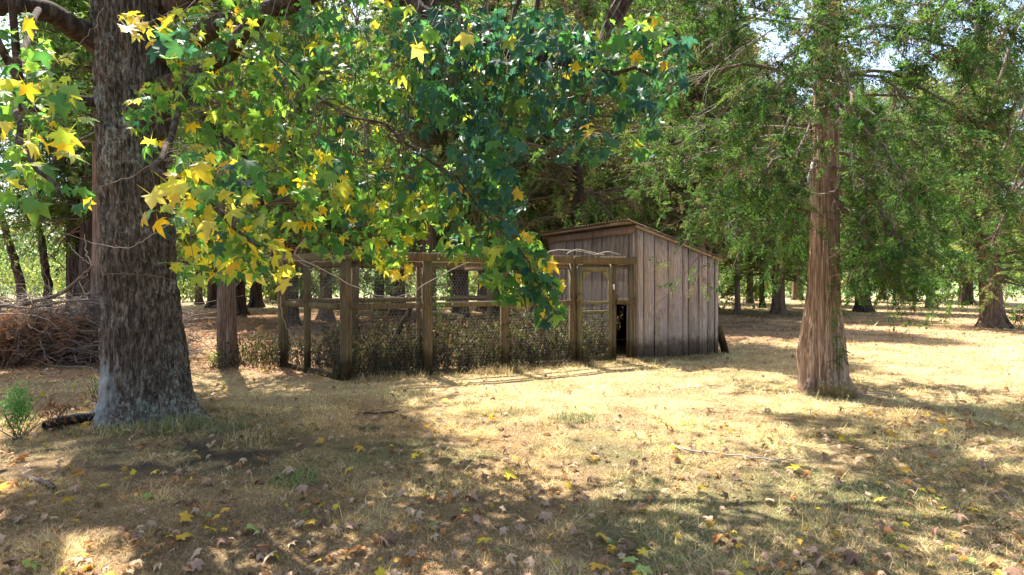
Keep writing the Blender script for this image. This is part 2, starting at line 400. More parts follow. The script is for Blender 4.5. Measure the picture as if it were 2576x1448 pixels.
# ------------------------------------------------------------------ leaf and spray prototypes
def star(rg, fold=.2, curl=.5):
    tips = np.array([90, 36, -38, 144, 218])+rg.normal(0, 5, 5)
    tr = np.array([.56, .52, .36, .52, .36])*rg.uniform(.78, 1.1, 5)
    order = [2, 1, 0, 3, 4]; pts = []
    for i, k in enumerate(order):
        a = tips[k]; r = tr[k]
        for da, rr in ((-16, .68), (0, 1), (16, .68)):
            pts.append((a+da, r*rr))
        if i < 4:
            n_ = tips[order[i+1]]; pts.append(((a+n_)/2, .25*rg.uniform(.85, 1.15)))
    pts = [(-90, .10)]+pts
    ang = np.radians([p[0] for p in pts]); rad = np.array([p[1] for p in pts])
    x = rad*np.cos(ang); y = rad*np.sin(ang); rr = np.hypot(x, y)
    z = -curl*rr**2*rg.uniform(.5, 1.6)+fold*np.abs(x)*.5+rg.normal(0, .022, len(x))
    V = np.vstack([[0, 0, .01], np.stack([x, y, z], -1)]); n = len(pts)
    F = np.array([[0, i+1, (i+1) % n+1] for i in range(n)])
    # thin stalk
    k = len(V)
    V = np.vstack([V, [[-.012, -.08, 0], [.012, -.08, 0], [.0, -.62, .12]]]); F = np.vstack([F, [[k, k+1, k+2]]])
    return V, F
STARS = [star(np.random.default_rng(i+40), *((.2, .4), (.5, .9), (.1, 1.4), (.6, .3))[i % 4]) for i in range(16)]
DRYS = [star(np.random.default_rng(i+90), .7, 1.6) for i in range(8)]
def simple_leaf(rg):
    V = np.array([[0, 0, 0], [.2, .25, .04], [.16, .6, .02], [0, 1, -.15], [-.16, .6, .02], [-.2, .25, .04]])+rg.normal(0, .02, (6, 3))
    return V, np.array([[0, 1, 2], [0, 2, 3], [0, 3, 4], [0, 4, 5]])
SLEAF = [simple_leaf(np.random.default_rng(i)) for i in range(5)]
def spray(rg, n=42, wm=1.25):
    t = rg.uniform(.0, 1, n)**.85; sd = rg.choice([-1, 1], n); a = np.radians(rg.uniform(15, 70, n))*sd
    l = rg.uniform(.1, .26, n)*(1.15-.6*t)
    o = np.stack([t, np.zeros(n), -.14*t**2], -1)+rg.normal(0, .03, (n, 3))
    o += np.stack([np.cos(a), np.sin(a), np.zeros(n)], -1)*(rg.uniform(0, .22, n)*(1.1-t))[:, None]
    d = nrm(np.stack([np.cos(a), np.sin(a), rg.normal(-.15, .35, n)], -1))
    p = nrm(np.cross(d, rg.normal(0, 1, (n, 3))))*rg.uniform(.016, .032, n)[:, None]*wm
    V = np.stack([o-p, o+p, o+d*l[:, None]], 1).reshape(-1, 3)
    return V, np.arange(n*3).reshape(-1, 3)
SPRAYS = [spray(np.random.default_rng(i+7)) for i in range(8)]
SPRAYF = [(v*np.array([1, 1, 1.3]), f) for v, f in (spray(np.random.default_rng(i+70), 30, 1.7) for i in range(6))]

# ------------------------------------------------------------------ trunk builder
def trunk_mesh(prof, nth=48, nz=90, disp=None):
    "prof rows: z, cx, cy, r"
    p = np.asarray(prof, float); zz = np.linspace(p[0, 0], p[-1, 0], nz)**1
    q = np.linspace(0, 1, nz)**1.25; zz = p[0, 0]+(p[-1, 0]-p[0, 0])*q
    cx = np.interp(zz, p[:, 0], p[:, 1]); cy = np.interp(zz, p[:, 0], p[:, 2]); r = np.interp(zz, p[:, 0], p[:, 3])
    th = np.arange(nth)*2*np.pi/nth; T, Z = np.meshgrid(th, zz)
    Rr = r[:, None]*np.ones_like(T)
    if disp is not None: Rr = disp(T, Z, Rr)
    V = np.stack([cx[:, None]+Rr*np.cos(T), cy[:, None]+Rr*np.sin(T), Z], -1).reshape(-1, 3)
    i = np.arange(nz-1)[:, None]*nth; j = np.arange(nth)[None]; j2 = (j+1) % nth
    F = np.stack([i+j, i+j2, i+nth+j2, i+nth+j], -1).reshape(-1, 4)
    return V, F
def flare(T, Z, Rr, k=5, amp=.45, hz=.22, ph=0, base=.12, seed=1):
    lob = .5+.5*np.cos(k*T+ph+.8*np.sin(2*T+seed))
    return Rr*(1+np.exp(-np.maximum(Z, 0)/hz)*(base+amp*lob**2))
def cedar_disp(seed, amp=.10, k=7, fl=.5, hz=.3):
    def f(T, Z, Rr):
        u = T/(2*np.pi)
        d = amp*(np.cos(k*T+seed+Z*.35+.9*np.sin(2*T+seed*2))*.5+.6*(vn(u*13, Z*.5+seed, seed, 13)-.5))
        r1 = np.abs(vn(u*40, Z*1.1+seed, seed+3, 40)-.5)*2
        d = d+.035*(r1-.5)
        R2 = flare(T, Z, Rr, 5, fl, hz, seed, .1, seed)
        return R2*(1+d)
    return f
def gum_disp(T, Z, Rr):
    u = T/(2*np.pi)
    ridge = 1-np.abs(vn(u*46+.6*vn(u*9, Z*1.5, 3, 9), Z*3.2, 5, 46)*2-1)
    r2 = 1-np.abs(vn(u*90, Z*9, 8, 90)*2-1)
    R2 = Rr*(1+np.exp(-Z/.28)*(.18+.38*(.5+.5*np.cos(4*T+.4))**2+.42*np.exp(-((np.mod(T+.35+np.pi, 2*np.pi)-np.pi)/.35)**2)))
    return R2+.055*(ridge-.5)+.02*(r2-.5)+.03*(vn(u*7, Z*.8, 12, 7)-.5)

# ------------------------------------------------------------------ 1. sweetgum (big left tree)
TB = P(368, 706+F_*EYE/6.9, 6.9)
gum = thing('sweetgum_tree', 'large sweetgum with thick dark trunk, flared lichened base and green and yellow star leaves', 'tree', (TB[0], 6.9, 0))
prof = [(-.08, PX(372, 6.9), 6.9, .45), (.1, PX(372, 6.9), 6.9, .43), (.5, PX(370, 6.9), 6.9, .425), (1.0, PX(362, 6.9), 6.9, .40), (1.6, PX(355, 6.9), 6.9, .36),
        (2.56, PX(342, 6.9), 6.9, .355), (4, PX(336, 6.9), 6.9, .37), (5.2, PX(338, 6.9), 6.9, .42), (5.6, PX(338, 6.9), 6.9, .36)]
V, F = trunk_mesh(prof, 190, 330, gum_disp); wpart('trunk', V, F, M_GUM, gum, smooth=True)
limbs = []      # list of smooth paths, used to hang twigs
def limb(pts, r0, r1, n=16, sides=10, mat=M_CBARKD, rough=.02, name='limb'):
    V, F = tube1(pts, r0, r1, n, sides, rough); wpart(name, V, F, mat, gum, smooth=True)
    limbs.append(path(pts, 24))
top = P(338, -20, 6.9)
limb([top+[-.12, 0, -.2], top+[-.5, .1, 1.2], top+[-.4, .3, 3.4], top+[-.2, .2, 6]], .30, .05)
limb([top+[.2, 0, -.2], top+[.6, -.2, 1.4], top+[1.3, -.4, 3.4], top+[2.0, -.4, 5.4]], .27, .05)
limb([P(265, 120, 6.8), P(190, 70, 6.5), P(100, 20, 6.1), P(-60, 5, 5.6), P(-300, -60, 5)], .15, .05)
limb([P(250, 105, 6.7), P(120, 45, 6.2), P(0, 22, 5.8), P(-200, 30, 5)], .06, .02)
limb([P(265, 250, 6.8), P(160, 262, 6.4), P(60, 272, 6.1), P(-120, 268, 5.6)], .065, .03)
limb([P(415, 215, 6.8), P(480, 200, 6.3), P(540, 160, 5.8), P(640, 60, 5.2), P(820, -60, 4.9)], .11, .045)
limb([P(415, 265, 6.8), P(470, 255, 6.4), P(540, 330, 6.1), P(620, 420, 5.8), P(660, 520, 5.6)], .09, .025)
limb([P(420, 140, 6.8), P(560, 60, 6.4), P(760, 0, 6.0), P(1000, -50, 5.7), P(1350, -60, 5.4)], .12, .04)
limb([P(430, 20, 6.8), P(640, -60, 6.6), P(950, -20, 6.6), P(1250, 90, 6.4), P(1500, 130, 6.2)], .13, .03)
limb([P(1000, -80, 5.6), P(1080, 40, 5.2), P(1260, 130, 4.9), P(1480, 170, 4.8), P(1640, 190, 4.7)], .06, .012)
limb([P(640, 60, 5.2), P(760, 210, 4.9), P(960, 330, 4.7), P(1120, 430, 4.6), P(1240, 560, 4.5), P(1340, 680, 4.4), P(1390, 760, 4.35)], .013, .004)
limb([P(480, 200, 6.3), P(430, 330, 4.6), P(420, 430, 3.8), P(540, 520, 3.6), P(650, 620, 3.5)], .03, .008)
limb([P(100, 20, 6.1), P(60, 150, 4.6), P(40, 300, 3.5), P(90, 420, 3.1), P(160, 500, 3.0)], .03, .007)
# bare and drooping twigs that read as lines
for pts, r in (([P(770, 600, 5.6), P(745, 640, 6), P(833, 690, 7), P(900, 725, 7.6), P(960, 745, 8), P(1030, 742, 8), P(1070, 715, 8), P(1135, 680, 7.9), P(1180, 660, 7.8)], .013),
               ([P(706, 745, 6.8), P(712, 800, 6.9), P(740, 860, 7), P(765, 925, 7.2)], .007),
               ([P(420, 300, 5.5), P(500, 280, 5), P(560, 250, 4.8), P(600, 150, 4.7)], .006),
               ([P(250, 470, 5), P(340, 440, 4.6), P(420, 380, 4.3), P(480, 310, 4.2), P(600, 260, 4.1)], .006),
               ([P(430, 560, 4.8), P(330, 620, 4.7), P(230, 610, 4.6), P(100, 560, 4.4)], .005),
               ([P(800, 690, 4.1), P(720, 640, 4.0), P(600, 610, 3.9)], .004),
               ([P(260, 690, 6.2), P(330, 690, 6), P(420, 700, 5.7), P(500, 740, 5.5)], .005),
               ([P(0, 130, 4), P(120, 170, 4), P(220, 90, 4.3), P(260, 20, 4.6)], .007),
               ([P(640, 640, 5), P(800, 660, 5.2), P(900, 630, 5.6), P(980, 560, 6)], .006)):
    V, F = tube1(pts, r*.75, r*.25, 26, 5, .007); wpart('twig', V, F, M_TWIG if pts[0][0] < -2.9 else M_TWIGL, gum, smooth=True)

PALG = {'Y': [(.74, .58, .04), (.74, .48, .03), (.62, .60, .06), (.40, .50, .06), (.74, .64, .12)],
       'YG': [(.40, .58, .08), (.24, .46, .07), (.52, .60, .09), (.14, .34, .06), (.20, .42, .07), (.30, .52, .08), (.08, .24, .06), (.10, .30, .07)],
       'G': [(.07, .22, .05), (.12, .30, .06), (.06, .17, .06), (.24, .42, .07), (.08, .24, .06), (.16, .36, .07), (.44, .50, .07)],
       'B': [(.03, .11, .08), (.035, .12, .09), (.045, .14, .07), (.025, .09, .065), (.04, .125, .09), (.05, .16, .07), (.10, .22, .06)]}
# blob list: cx, cy, rx, ry, D0, D1, n, palette, yellow fraction
BL = [(60, 130, 90, 110, 3.6, 5.2, 28, 'YG', .2), (120, 190, 110, 80, 3.5, 5, 26, 'YG', .2), (40, 300, 60, 90, 3.2, 4.6, 26, 'YG', .2), (150, 280, 90, 70, 3.2, 4.6, 26, 'YG', .3), (120, 370, 80, 50, 2.9, 3.6, 10, 'Y', .4),
      (70, 450, 80, 40, 2.9, 3.8, 16, 'YG', .3), (60, 500, 60, 30, 3, 4, 8, 'YG', .2), (180, 500, 60, 40, 3.4, 4.4, 9, 'YG', .3), (120, 240, 70, 40, 3.2, 4, 8, 'G', .1),
      (370, 60, 60, 40, 3.6, 4.6, 16, 'Y', .5), (430, 110, 60, 40, 3.6, 4.6, 18, 'B', .2), (400, 250, 60, 60, 4.8, 6, 36, 'YG', .1), (340, 290, 50, 40, 5, 6, 18, 'G', .1), (380, 380, 50, 30, 4, 5, 6, 'G', .3),
      (430, 490, 55, 45, 3.0, 3.6, 12, 'Y', .5), (400, 560, 50, 40, 3.2, 4, 7, 'G', .1), (480, 440, 60, 50, 3.4, 4.4, 20, 'YG', .3), (580, 450, 90, 70, 3.3, 4.6, 50, 'G', .15), (560, 560, 110, 70, 3.3, 4.6, 58, 'YG', .35),
      (640, 640, 90, 50, 3.4, 4.4, 38, 'YG', .35), (520, 660, 90, 50, 4.5, 6.5, 60, 'YG', .35), (600, 610, 70, 60, 3.4, 4.2, 18, 'G', .2),
      (560, 90, 150, 110, 4.5, 8, 300, 'YG', .15), (600, 250, 150, 130, 5, 8.5, 340, 'YG', .15), (560, 380, 130, 110, 5, 8.5, 210, 'YG', .15), (760, 120, 150, 120, 4.5, 7.5, 270, 'G', .12),
      (740, 330, 130, 130, 5, 8, 230, 'YG', .1), (720, 520, 110, 110, 4.6, 7, 150, 'YG', .15), (820, 480, 80, 100, 4, 6, 90, 'YG', .3), (470, 200, 50, 140, 5, 7, 90, 'YG', .1),
      (930, 80, 160, 90, 4.2, 7, 220, 'G', .1), (900, 250, 110, 110, 4.5, 7, 110, 'G', .1), (1150, 90, 170, 80, 4.2, 6, 210, 'B', .05), (1350, 100, 150, 75, 4.2, 6, 180, 'B', .05), (1180, 190, 160, 80, 4.2, 6, 190, 'B', .03),
      (1380, 190, 160, 70, 4.2, 6, 170, 'B', .04), (1120, 280, 120, 60, 4.2, 6, 90, 'B', .03), (1350, 280, 150, 60, 4.2, 5.8, 110, 'B', .03), (1560, 130, 110, 80, 4.3, 5.6, 90, 'G', .12), (1620, 210, 100, 60, 4.4, 5.6, 80, 'B', .05),
      (1600, 300, 60, 60, 4.4, 5.6, 36, 'B', .03), (1470, 370, 90, 40, 4.3, 5.4, 34, 'B', .02), (1700, 130, 40, 50, 4.5, 5.5, 20, 'B', .05), (1630, 370, 30, 30, 4.5, 5.5, 8, 'G', .1), (1640, 60, 60, 40, 4.3, 5.4, 26, 'YG', .2),
      (1220, 380, 90, 60, 4.0, 5.2, 80, 'B', .02), (1190, 470, 60, 50, 4.2, 5.4, 36, 'B', .0), (1265, 500, 55, 80, 4.2, 5.2, 70, 'B', .03), (1260, 620, 70, 45, 4.2, 5.2, 50, 'G', .12), (1320, 640, 50, 50, 4.2, 4.9, 34, 'G', .2),
      (1290, 700, 90, 35, 4.2, 5.1, 44, 'G', .15), (1370, 720, 50, 40, 4.2, 4.7, 34, 'G', .2), (1385, 790, 40, 30, 4.2, 4.6, 20, 'G', .05), (1350, 670, 40, 30, 4.2, 4.7, 14, 'YG', .2), (1300, 740, 60, 30, 4.2, 5, 20, 'G', .1),
      (1040, 430, 100, 50, 4.5, 6.5, 70, 'G', .08), (1100, 500, 90, 60, 4.5, 6.5, 80, 'G', .08), (1020, 530, 90, 70, 4.6, 6.5, 80, 'YG', .15), (970, 610, 60, 60, 5, 7, 60, 'YG', .25), (900, 520, 60, 70, 4.6, 6.6, 60, 'G', .2),
      (1150, 590, 60, 60, 4.6, 6.2, 46, 'G', .1), (870, 620, 80, 40, 5.5, 7.5, 46, 'YG', .15), (1000, 670, 50, 30, 5.5, 6.5, 16, 'Y', .3), (960, 400, 60, 60, 5, 7, 34, 'G', .1), (1000, 180, 80, 70, 4.6, 6.8, 60, 'YG', .1), (850, 380, 70, 50, 4.2, 5.4, 30, 'G', .1),
      (720, 690, 30, 25, 3.9, 4.3, 8, 'Y', .4), (1480, 325, 14, 12, 4.1, 4.3, 3, 'Y', 1.), (1185, 95, 14, 12, 3.9, 4.1, 2, 'Y', 1.), (1065, 125, 14, 12, 3.9, 4.1, 2, 'Y', 1.), (1090, 75, 30, 20, 3.9, 4.2, 4, 'YG', .6)]
LP, LC, LT = [], [], []
PAL = {k: [tuple(np.array(c)*(.72 if k == 'YG' else .8 if k == 'G' else 1.)) for c in v] for k, v in PALG.items()}
allL = np.concatenate(limbs)
for (cx, cy, rx, ry, d0, d1, n, pal, yf) in BL:
    if 430 < cx < 950 and n > 100: n = int(n*.74)
    D = rng.uniform(d0, d1, n); r = np.sqrt(rng.random(n)); a = rng.uniform(0, 2*np.pi, n)
    p = np.stack([PX(cx+rx*r*np.cos(a), D), D, EYE+(HZ-(cy+ry*r*np.sin(a)))/F_*D], -1)
    c = np.array(PAL[pal])[rng.integers(0, len(PAL[pal]), n)]
    mx_ = rng.random(n) < .2
    if pal in 'BG': c[mx_] = np.array(PAL['G' if pal == 'B' else 'B'])[rng.integers(0, 7, mx_.sum())]
    yy = rng.random(n) < yf*.8; c[yy] = np.array(PAL['Y'])[rng.integers(0, 3, yy.sum())]
    LP.append(p); LC.append(c)
    # twigs feeding the blob from the closest limb point above
    nt_ = max(1, n//9)
    e = p[rng.integers(0, n, nt_)]
    dd = np.linalg.norm(allL[None]-e[:, None]-np.array([0, 0, .5]), axis=2); s = allL[dd.argmin(1)]
    LT.append((s, e))
LP = np.concatenate(LP); LC = np.concatenate(LC)
s = np.concatenate([t[0] for t in LT]); e = np.concatenate([t[1] for t in LT])
ln = np.linalg.norm(e-s, axis=1); kk = ln < 2.6; s, e, ln = s[kk], e[kk], ln[kk]
t = np.linspace(0, 1, 7)[None, :, None]
mid = s[:, None]*(1-t)+e[:, None]*t; mid[:, :, 2] += (.22*ln[:, None]*np.sin(np.pi*t[:, :, 0])); mid += rng.normal(0, .025, mid.shape)*np.sin(np.pi*t)
tv = tubes(mid, np.clip(.003+.003*ln, .003, .011)[:, None]*(1.1-.75*t[:, :, 0]), 4)
wpart('twigs', tv[0], tv[1], M_TWIG, gum, kind='stuff', smooth=True)
def leaf_frames(n, rg=rng):
    # leaves hang: tip (local y) mostly outward and down, face mostly up / toward open side
    az = rg.uniform(0, 2*np.pi, n)
    tip = nrm(np.stack([np.cos(az), np.sin(az), rg.normal(-.9, .55, n)], -1))
    ref = nrm(rg.normal(0, .45, (n, 3))+np.array([0, -.45, 1.]))
    z = nrm(ref-(ref*tip).sum(1, keepdims=True)*tip); x = np.cross(tip, z)
    return np.stack([x, tip, z], 1)
N = len(LP)
LM = leaf_frames(N); LS = rng.uniform(.095, .195, N)
LC = LC*rng.uniform(.8, 1.2, (N, 1))
app = LS/LP[:, 1]; order = np.argsort(-app); big = order[:298]; rest = order[298:]
V, F, C = inst(STARS, LP[rest], LM[rest], LS[rest], LC[rest], .16); wpart('leaves', V, F, M_LEAF, gum, C, kind='stuff')
# the 298 leaves that show largest are parts of their own, sharing 30 meshes
from mathutils import Matrix
lm_cache = {}
def leaf_mesh(si, c, protos=STARS, mat=M_LEAF, nm='leaf'):
    key = (nm, si, tuple(c))
    if key not in lm_cache:
        v, f = protos[si]; cc = np.array(c)*(1-.25*(np.hypot(v[:, 0], v[:, 1])[:, None] > .3)*np.array([.2, .5, .2]))
        lm_cache[key] = mesh_np(nm, v, f, mat, cc)
    return lm_cache[key]
palall = [tuple(x) for k in 'Y YG G B'.split() for x in PAL[k]]
pa = np.array(palall)
for i in big:
    ci = int(((pa-LC[i])**2).sum(1).argmin())
    o = ob('leaf', leaf_mesh(int(rng.integers(0, 6)), palall[ci]), gum)
    M = Matrix.Identity(4)
    for r_ in range(3):
        for c_ in range(3): M[c_][r_] = LM[i][r_][c_]*LS[i]
    M.translation = Vector(LP[i]-np.array(gum.location)); o.matrix_local = M
# the crown above the frame (real tree, shades the yard)
N = 10500
u = nrm(rng.normal(0, 1, (N, 3)))*(rng.random(N)**.45)[:, None]
cp = np.array([-2.6, 5.8, 8.4])+u*np.array([6.0, 5.2, 3.3])
clp = vn(cp[:, 0]*.9+cp[:, 2]*.5, cp[:, 1]*.9+cp[:, 2]*.3, 61)
kk = (clp > .44+.14*sst(-1.6, -3.8, cp[:, 0])) & (EYE+(HZ+40)/F_*cp[:, 1] < cp[:, 2]); cp = cp[kk]; N = len(cp)
cc = np.array(PAL['YG']+PAL['G'])[rng.integers(0, len(PAL['YG']+PAL['G']), N)]
V, F, C = inst(STARS, cp, leaf_frames(N), rng.uniform(.16, .24, N), cc, .05); wpart('crown', V, F, M_LEAF, gum, C, kind='stuff')
e = cp[rng.integers(0, N, 160)]; s = allL[np.linalg.norm(allL[None]-e[:, None]+np.array([0, 0, 1.]), axis=2).argmin(1)]
t = np.linspace(0, 1, 6)[None, :, None]; mid = s[:, None]*(1-t)+e[:, None]*t+rng.normal(0, .08, (160, 6, 3))*np.sin(np.pi*t)
V, F = tubes(mid, .03*(1.1-.9*t[:, :, 0])*np.ones((160, 1)), 4); wpart('branches', V, F, M_CBARKD, gum, kind='stuff')

# ------------------------------------------------------------------ cedars
CG = [(.07, .15, .035), (.09, .18, .035), (.055, .11, .03), (.12, .21, .04), (.12, .18, .045)]       # fresh cedar greens
CO = [(.15, .22, .06), (.22, .26, .08), (.09, .15, .045), (.22, .18, .09), (.34, .34, .11), (.2, .14, .08), (.12, .21, .05), (.15, .25, .055)]  # olive and browning
CGD = [(.045, .115, .028), (.06, .14, .03), (.035, .075, .022), (.11, .22, .04)]
def pick(pl, n, j=.2): return np.array(pl)[rng.integers(0, len(pl), n)]*rng.uniform(1-j, 1+j, (n, 1))
def crown(seed, z0, z1, rad, nb, ns, pal, dead=200, shape=.6, protos=SPRAYF, ssz=(.4, .8)):
    rg = np.random.default_rng(seed)
    z = z0+(z1-z0)*rg.random(nb)**.85; f = (z-z0)/(z1-z0); az = rg.uniform(0, 2*np.pi, nb)
    L = rad*(1-f)**shape*rg.uniform(.55, 1.1, nb)+.3
    st = np.stack([np.zeros(nb), np.zeros(nb), z-.2], -1)
    up = rg.normal(.15, .25, nb)
    d = np.stack([np.cos(az), np.sin(az), up], -1)
    pts, tb = twigs(st, d, L, .02+.012*L, 8, .10, .18, 4, rg)
    # sprays along the outer two thirds
    bi = rg.integers(0, nb, ns); tt = .3+.7*rg.random(ns)**.7; k = tt*7; k0 = np.minimum(k.astype(int), 6); fr = (k-k0)[:, None]
    p = pts[bi, k0]*(1-fr)+pts[bi, k0+1]*fr
    spread = (.10+.22*L[bi]*.5)[:, None]
    p = p+rg.normal(0, 1, (ns, 3))*spread*np.array([1, 1, .6]); 
    out = nrm(np.stack([p[:, 0], p[:, 1], rg.normal(-.35, .7, ns)*np.hypot(p[:, 0], p[:, 1])], -1)+rg.normal(0, .6, (ns, 3)))
    M = frames(out, roll=rg.uniform(-1.2, 1.2, ns))
    col = np.array(pal)[rg.integers(0, len(pal), ns)]*rg.uniform(.75, 1.3, (ns, 1))
    fv = inst(protos, p, M, rg.uniform(*ssz, ns), col, .12, rg)
    # dead bare twigs in the lower crown
    bi = rg.integers(0, nb, dead); k0 = rg.integers(0, 6, dead); q = pts[bi, k0]
    dd = nrm(nrm(pts[bi, -1]-pts[bi, 0])+rg.normal(0, .6, (dead, 3))+np.array([0, 0, -.15]))
    _, tw = twigs(q, dd, rg.uniform(.4, 1.5, dead), rg.uniform(.005, .011, dead), 5, .22, .3, 3, rg)
    br = join([tb, tw])
    return fv, br
def mk_crown(name, *a, **k):
    fv, br = crown(*a, **k)
    return mesh_np('foliage', fv[0], fv[1], M_CEDAR, fv[2]), mesh_np('branches', br[0], br[1], M_TWIG, None, True)
CR = [mk_crown('c%d' % i, 100+i, 2.4, 12.5, 3.2, 120, 2500, CO, dead=1100) for i in range(3)]
CRG = [mk_crown('g%d' % i, 200+i, 2.2, 12, 2.9, 120, 2800, CG+CO[:2], dead=500) for i in range(2)]
TM = []
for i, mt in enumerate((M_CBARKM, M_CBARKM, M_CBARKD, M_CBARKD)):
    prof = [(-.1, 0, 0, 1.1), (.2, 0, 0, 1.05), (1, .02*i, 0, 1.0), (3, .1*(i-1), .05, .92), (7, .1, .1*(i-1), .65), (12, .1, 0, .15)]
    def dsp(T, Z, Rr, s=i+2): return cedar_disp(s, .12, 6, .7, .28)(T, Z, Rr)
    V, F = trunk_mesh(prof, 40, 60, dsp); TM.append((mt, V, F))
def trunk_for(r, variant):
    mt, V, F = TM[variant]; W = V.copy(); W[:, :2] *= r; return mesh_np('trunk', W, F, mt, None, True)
def cedar(x, D, r, label, crown_m, variant=0, scale=1., lift=0., group='cedars standing behind the pen', name='cedar_tree', lean=0):
    t = thing(name, label, 'tree', (PX(x, D), D, 0), rng.uniform(0, 6.28), group)
    if lean: t.rotation_euler = (0, R_(lean), 0)
    ob('trunk', trunk_for(r, variant), t)
    for nm, m in zip(('foliage', 'branches'), crown_m):
        o = ob(nm, m, t); o.scale = (scale,)*3; o['kind'] = 'stuff'; o.location = (0, 0, lift)
        o.rotation_euler = (0, 0, rng.uniform(0, 6.28))
    return t
cedar(570, 11.1, .155, 'slim cedar with shaggy grey brown bark just left of the pen corner', CRG[0], 0, .9, 2.2)
cedar(262, 13.3, .25, 'cedar trunk half hidden behind the big sweetgum, beside the brush pile', CRG[1], 0, .7, 3.2)
cedar(820, 24, .24, 'cedar with flared foot seen through the pen between its left posts', CR[0], 1)
cedar(1076, 19, .26, 'thick vine wrapped cedar rising behind the middle of the pen', CR[1], 1)
cedar(1455, 17.5, .20, 'dark trunked cedar rising behind the left end of the shed roof', CR[2], 2, 1, .8)
cedar(735, 21, .20, 'dark cedar behind the left end of the pen', CR[1], 2)
cedar(645, 35, .34, 'broad dark cedar beyond the slim trunk left of the pen', CR[2], 3, 1.1)
cedar(535, 34, .28, 'dark cedar far back in the gap right of the sweetgum trunk', CR[0], 3, 1.1)
cedar(500, 39, .2, 'thin dark cedar at the back of the gap right of the sweetgum', CRG[0], 2, 1.1)
cedar(1350, 25, .25, 'cedar seen through the wire netting left of the pen door', CR[0], 2, 1.05)
cedar(1215, 30, .27, 'cedar far behind the third post of the pen', CR[2], 3, 1.15)
cedar(955, 31, .24, 'cedar behind the pen, seen past its diagonal log', CR[1], 2, 1.15)
cedar(1135, 38, .26, 'distant cedar between the pen posts', CR[0], 3, 1.2)
cedar(1300, 40, .22, 'thin distant cedar behind the netting', CR[1], 2, 1.2)
cedar(1405, 36, .26, 'distant cedar hidden partly by the shed wall', CR[2], 3, 1.2)
cedar(1610, 24, .25, 'cedar directly behind the peak of the shed roof', CR[1], 1, 1.1)
cedar(1760, 22, .18, 'cedar behind the low right side of the shed', CR[0], 1, 1., .6)
cedar(1840, 62, .55, 'far dark tree with flared foot right beside the shed corner', CRG[1], 3, 1.4)
cedar(1855, 27.9, .125, 'slender straight cedar just right of the shed', CR[2], 0, 1, .8)
cedar(1887, 41, .2, 'cedar with bare hooked twigs, second to the right of the shed', CR[1], 1, 1.15)
cedar(1917, 34, .13, 'small dark trunk between two cedars right of the shed', CRG[0], 2, .9)
cedar(1958, 28, .27, 'stout fluted cedar right of the shed with low green boughs', CRG[1], 1, .95, -.3)
cedar(2005, 48, .34, 'pale cedar trunk far back, left of the large right hand cedar', CR[0], 0, 1.2)
cedar(2171, 30, .32, 'dark cedar with moss at its foot, right of the large cedar', CRG[0], 2, .95, -.3)
cedar(2220, 49, .26, 'distant cedar behind the hanging bough', CR[1], 2, 1.1)
r1 = cedar(2497, 20.1, .31, 'leaning grey cedar near the right edge with a bush at its foot', CRG[1], 0, .85, -.2, lean=-3)
cedar(187, 20.5, .22, 'dark slim tree behind the brush pile', CRG[0], 2, .75, 1.8)
cedar(222, 19.5, .27, 'dark tree behind the brush pile, next to the sweetgum trunk', CRG[1], 3, .8, 1.6)
cedar(690, 52, .4, 'far cedar at the back of the left woods', CR[2], 3, 1.4)
cedar(880, 50, .4, 'far cedar at the back of the woods behind the pen', CR[0], 3, 1.4)
cedar(1060, 56, .4, 'far cedar deep in the middle of the woods', CR[1], 3, 1.4)
cedar(1500, 50, .4, 'far cedar deep behind the shed', CR[2], 3, 1.4)
cedar(1680, 44, .35, 'far cedar behind the right half of the shed', CR[0], 3, 1.3)
cedar(2340, 34, .2, 'cedar between the large cedar and the right edge', CR[2], 1, .8, 2.6)
cedar(2720, 27, .3, 'cedar just beyond the right edge of the yard', CR[1], 1, 1, 0)
cedar(330, 26, .3, 'cedar hidden behind the sweetgum trunk', CR[1], 3, 1.1, 0)
cedar(-150, 18, .3, 'cedar beyond the left edge of the yard', CRG[0], 2, .7, 2.5)

for i, (x, D, lb) in enumerate(((1250, 26, 'cedar behind the back fence of the pen, left of the netting gap'), (1540, 29, 'cedar behind the shed roof, right of the dark trunk'), (1700, 32, 'cedar crown over the lower half of the shed roof'), (1000, 27, 'cedar with brownish crown above the middle of the pen'),
                (1790, 33, 'cedar just past the shed corner in the second row'), (2080, 38, 'cedar hidden behind the large right hand cedar'), (2290, 44, 'cedar beyond the hanging bough, before the wire fence'), (880, 36, 'cedar behind the pen corner post in the third row'), (600, 27, 'cedar beyond the slim cedar in the second row'), (1430, 26, 'brown crowned cedar over the left end of the shed'), (1160, 23, 'cedar behind the pen between its second and third posts'), (2430, 38, 'cedar in front of the field at the right'), (770, 44, 'far cedar behind the left end of the pen'))):
    cedar(x, D, .2+.004*D, lb, CR[i % 3] if i % 4 else CRG[i % 2], 2+i % 2, 1.0+.008*D, .3)
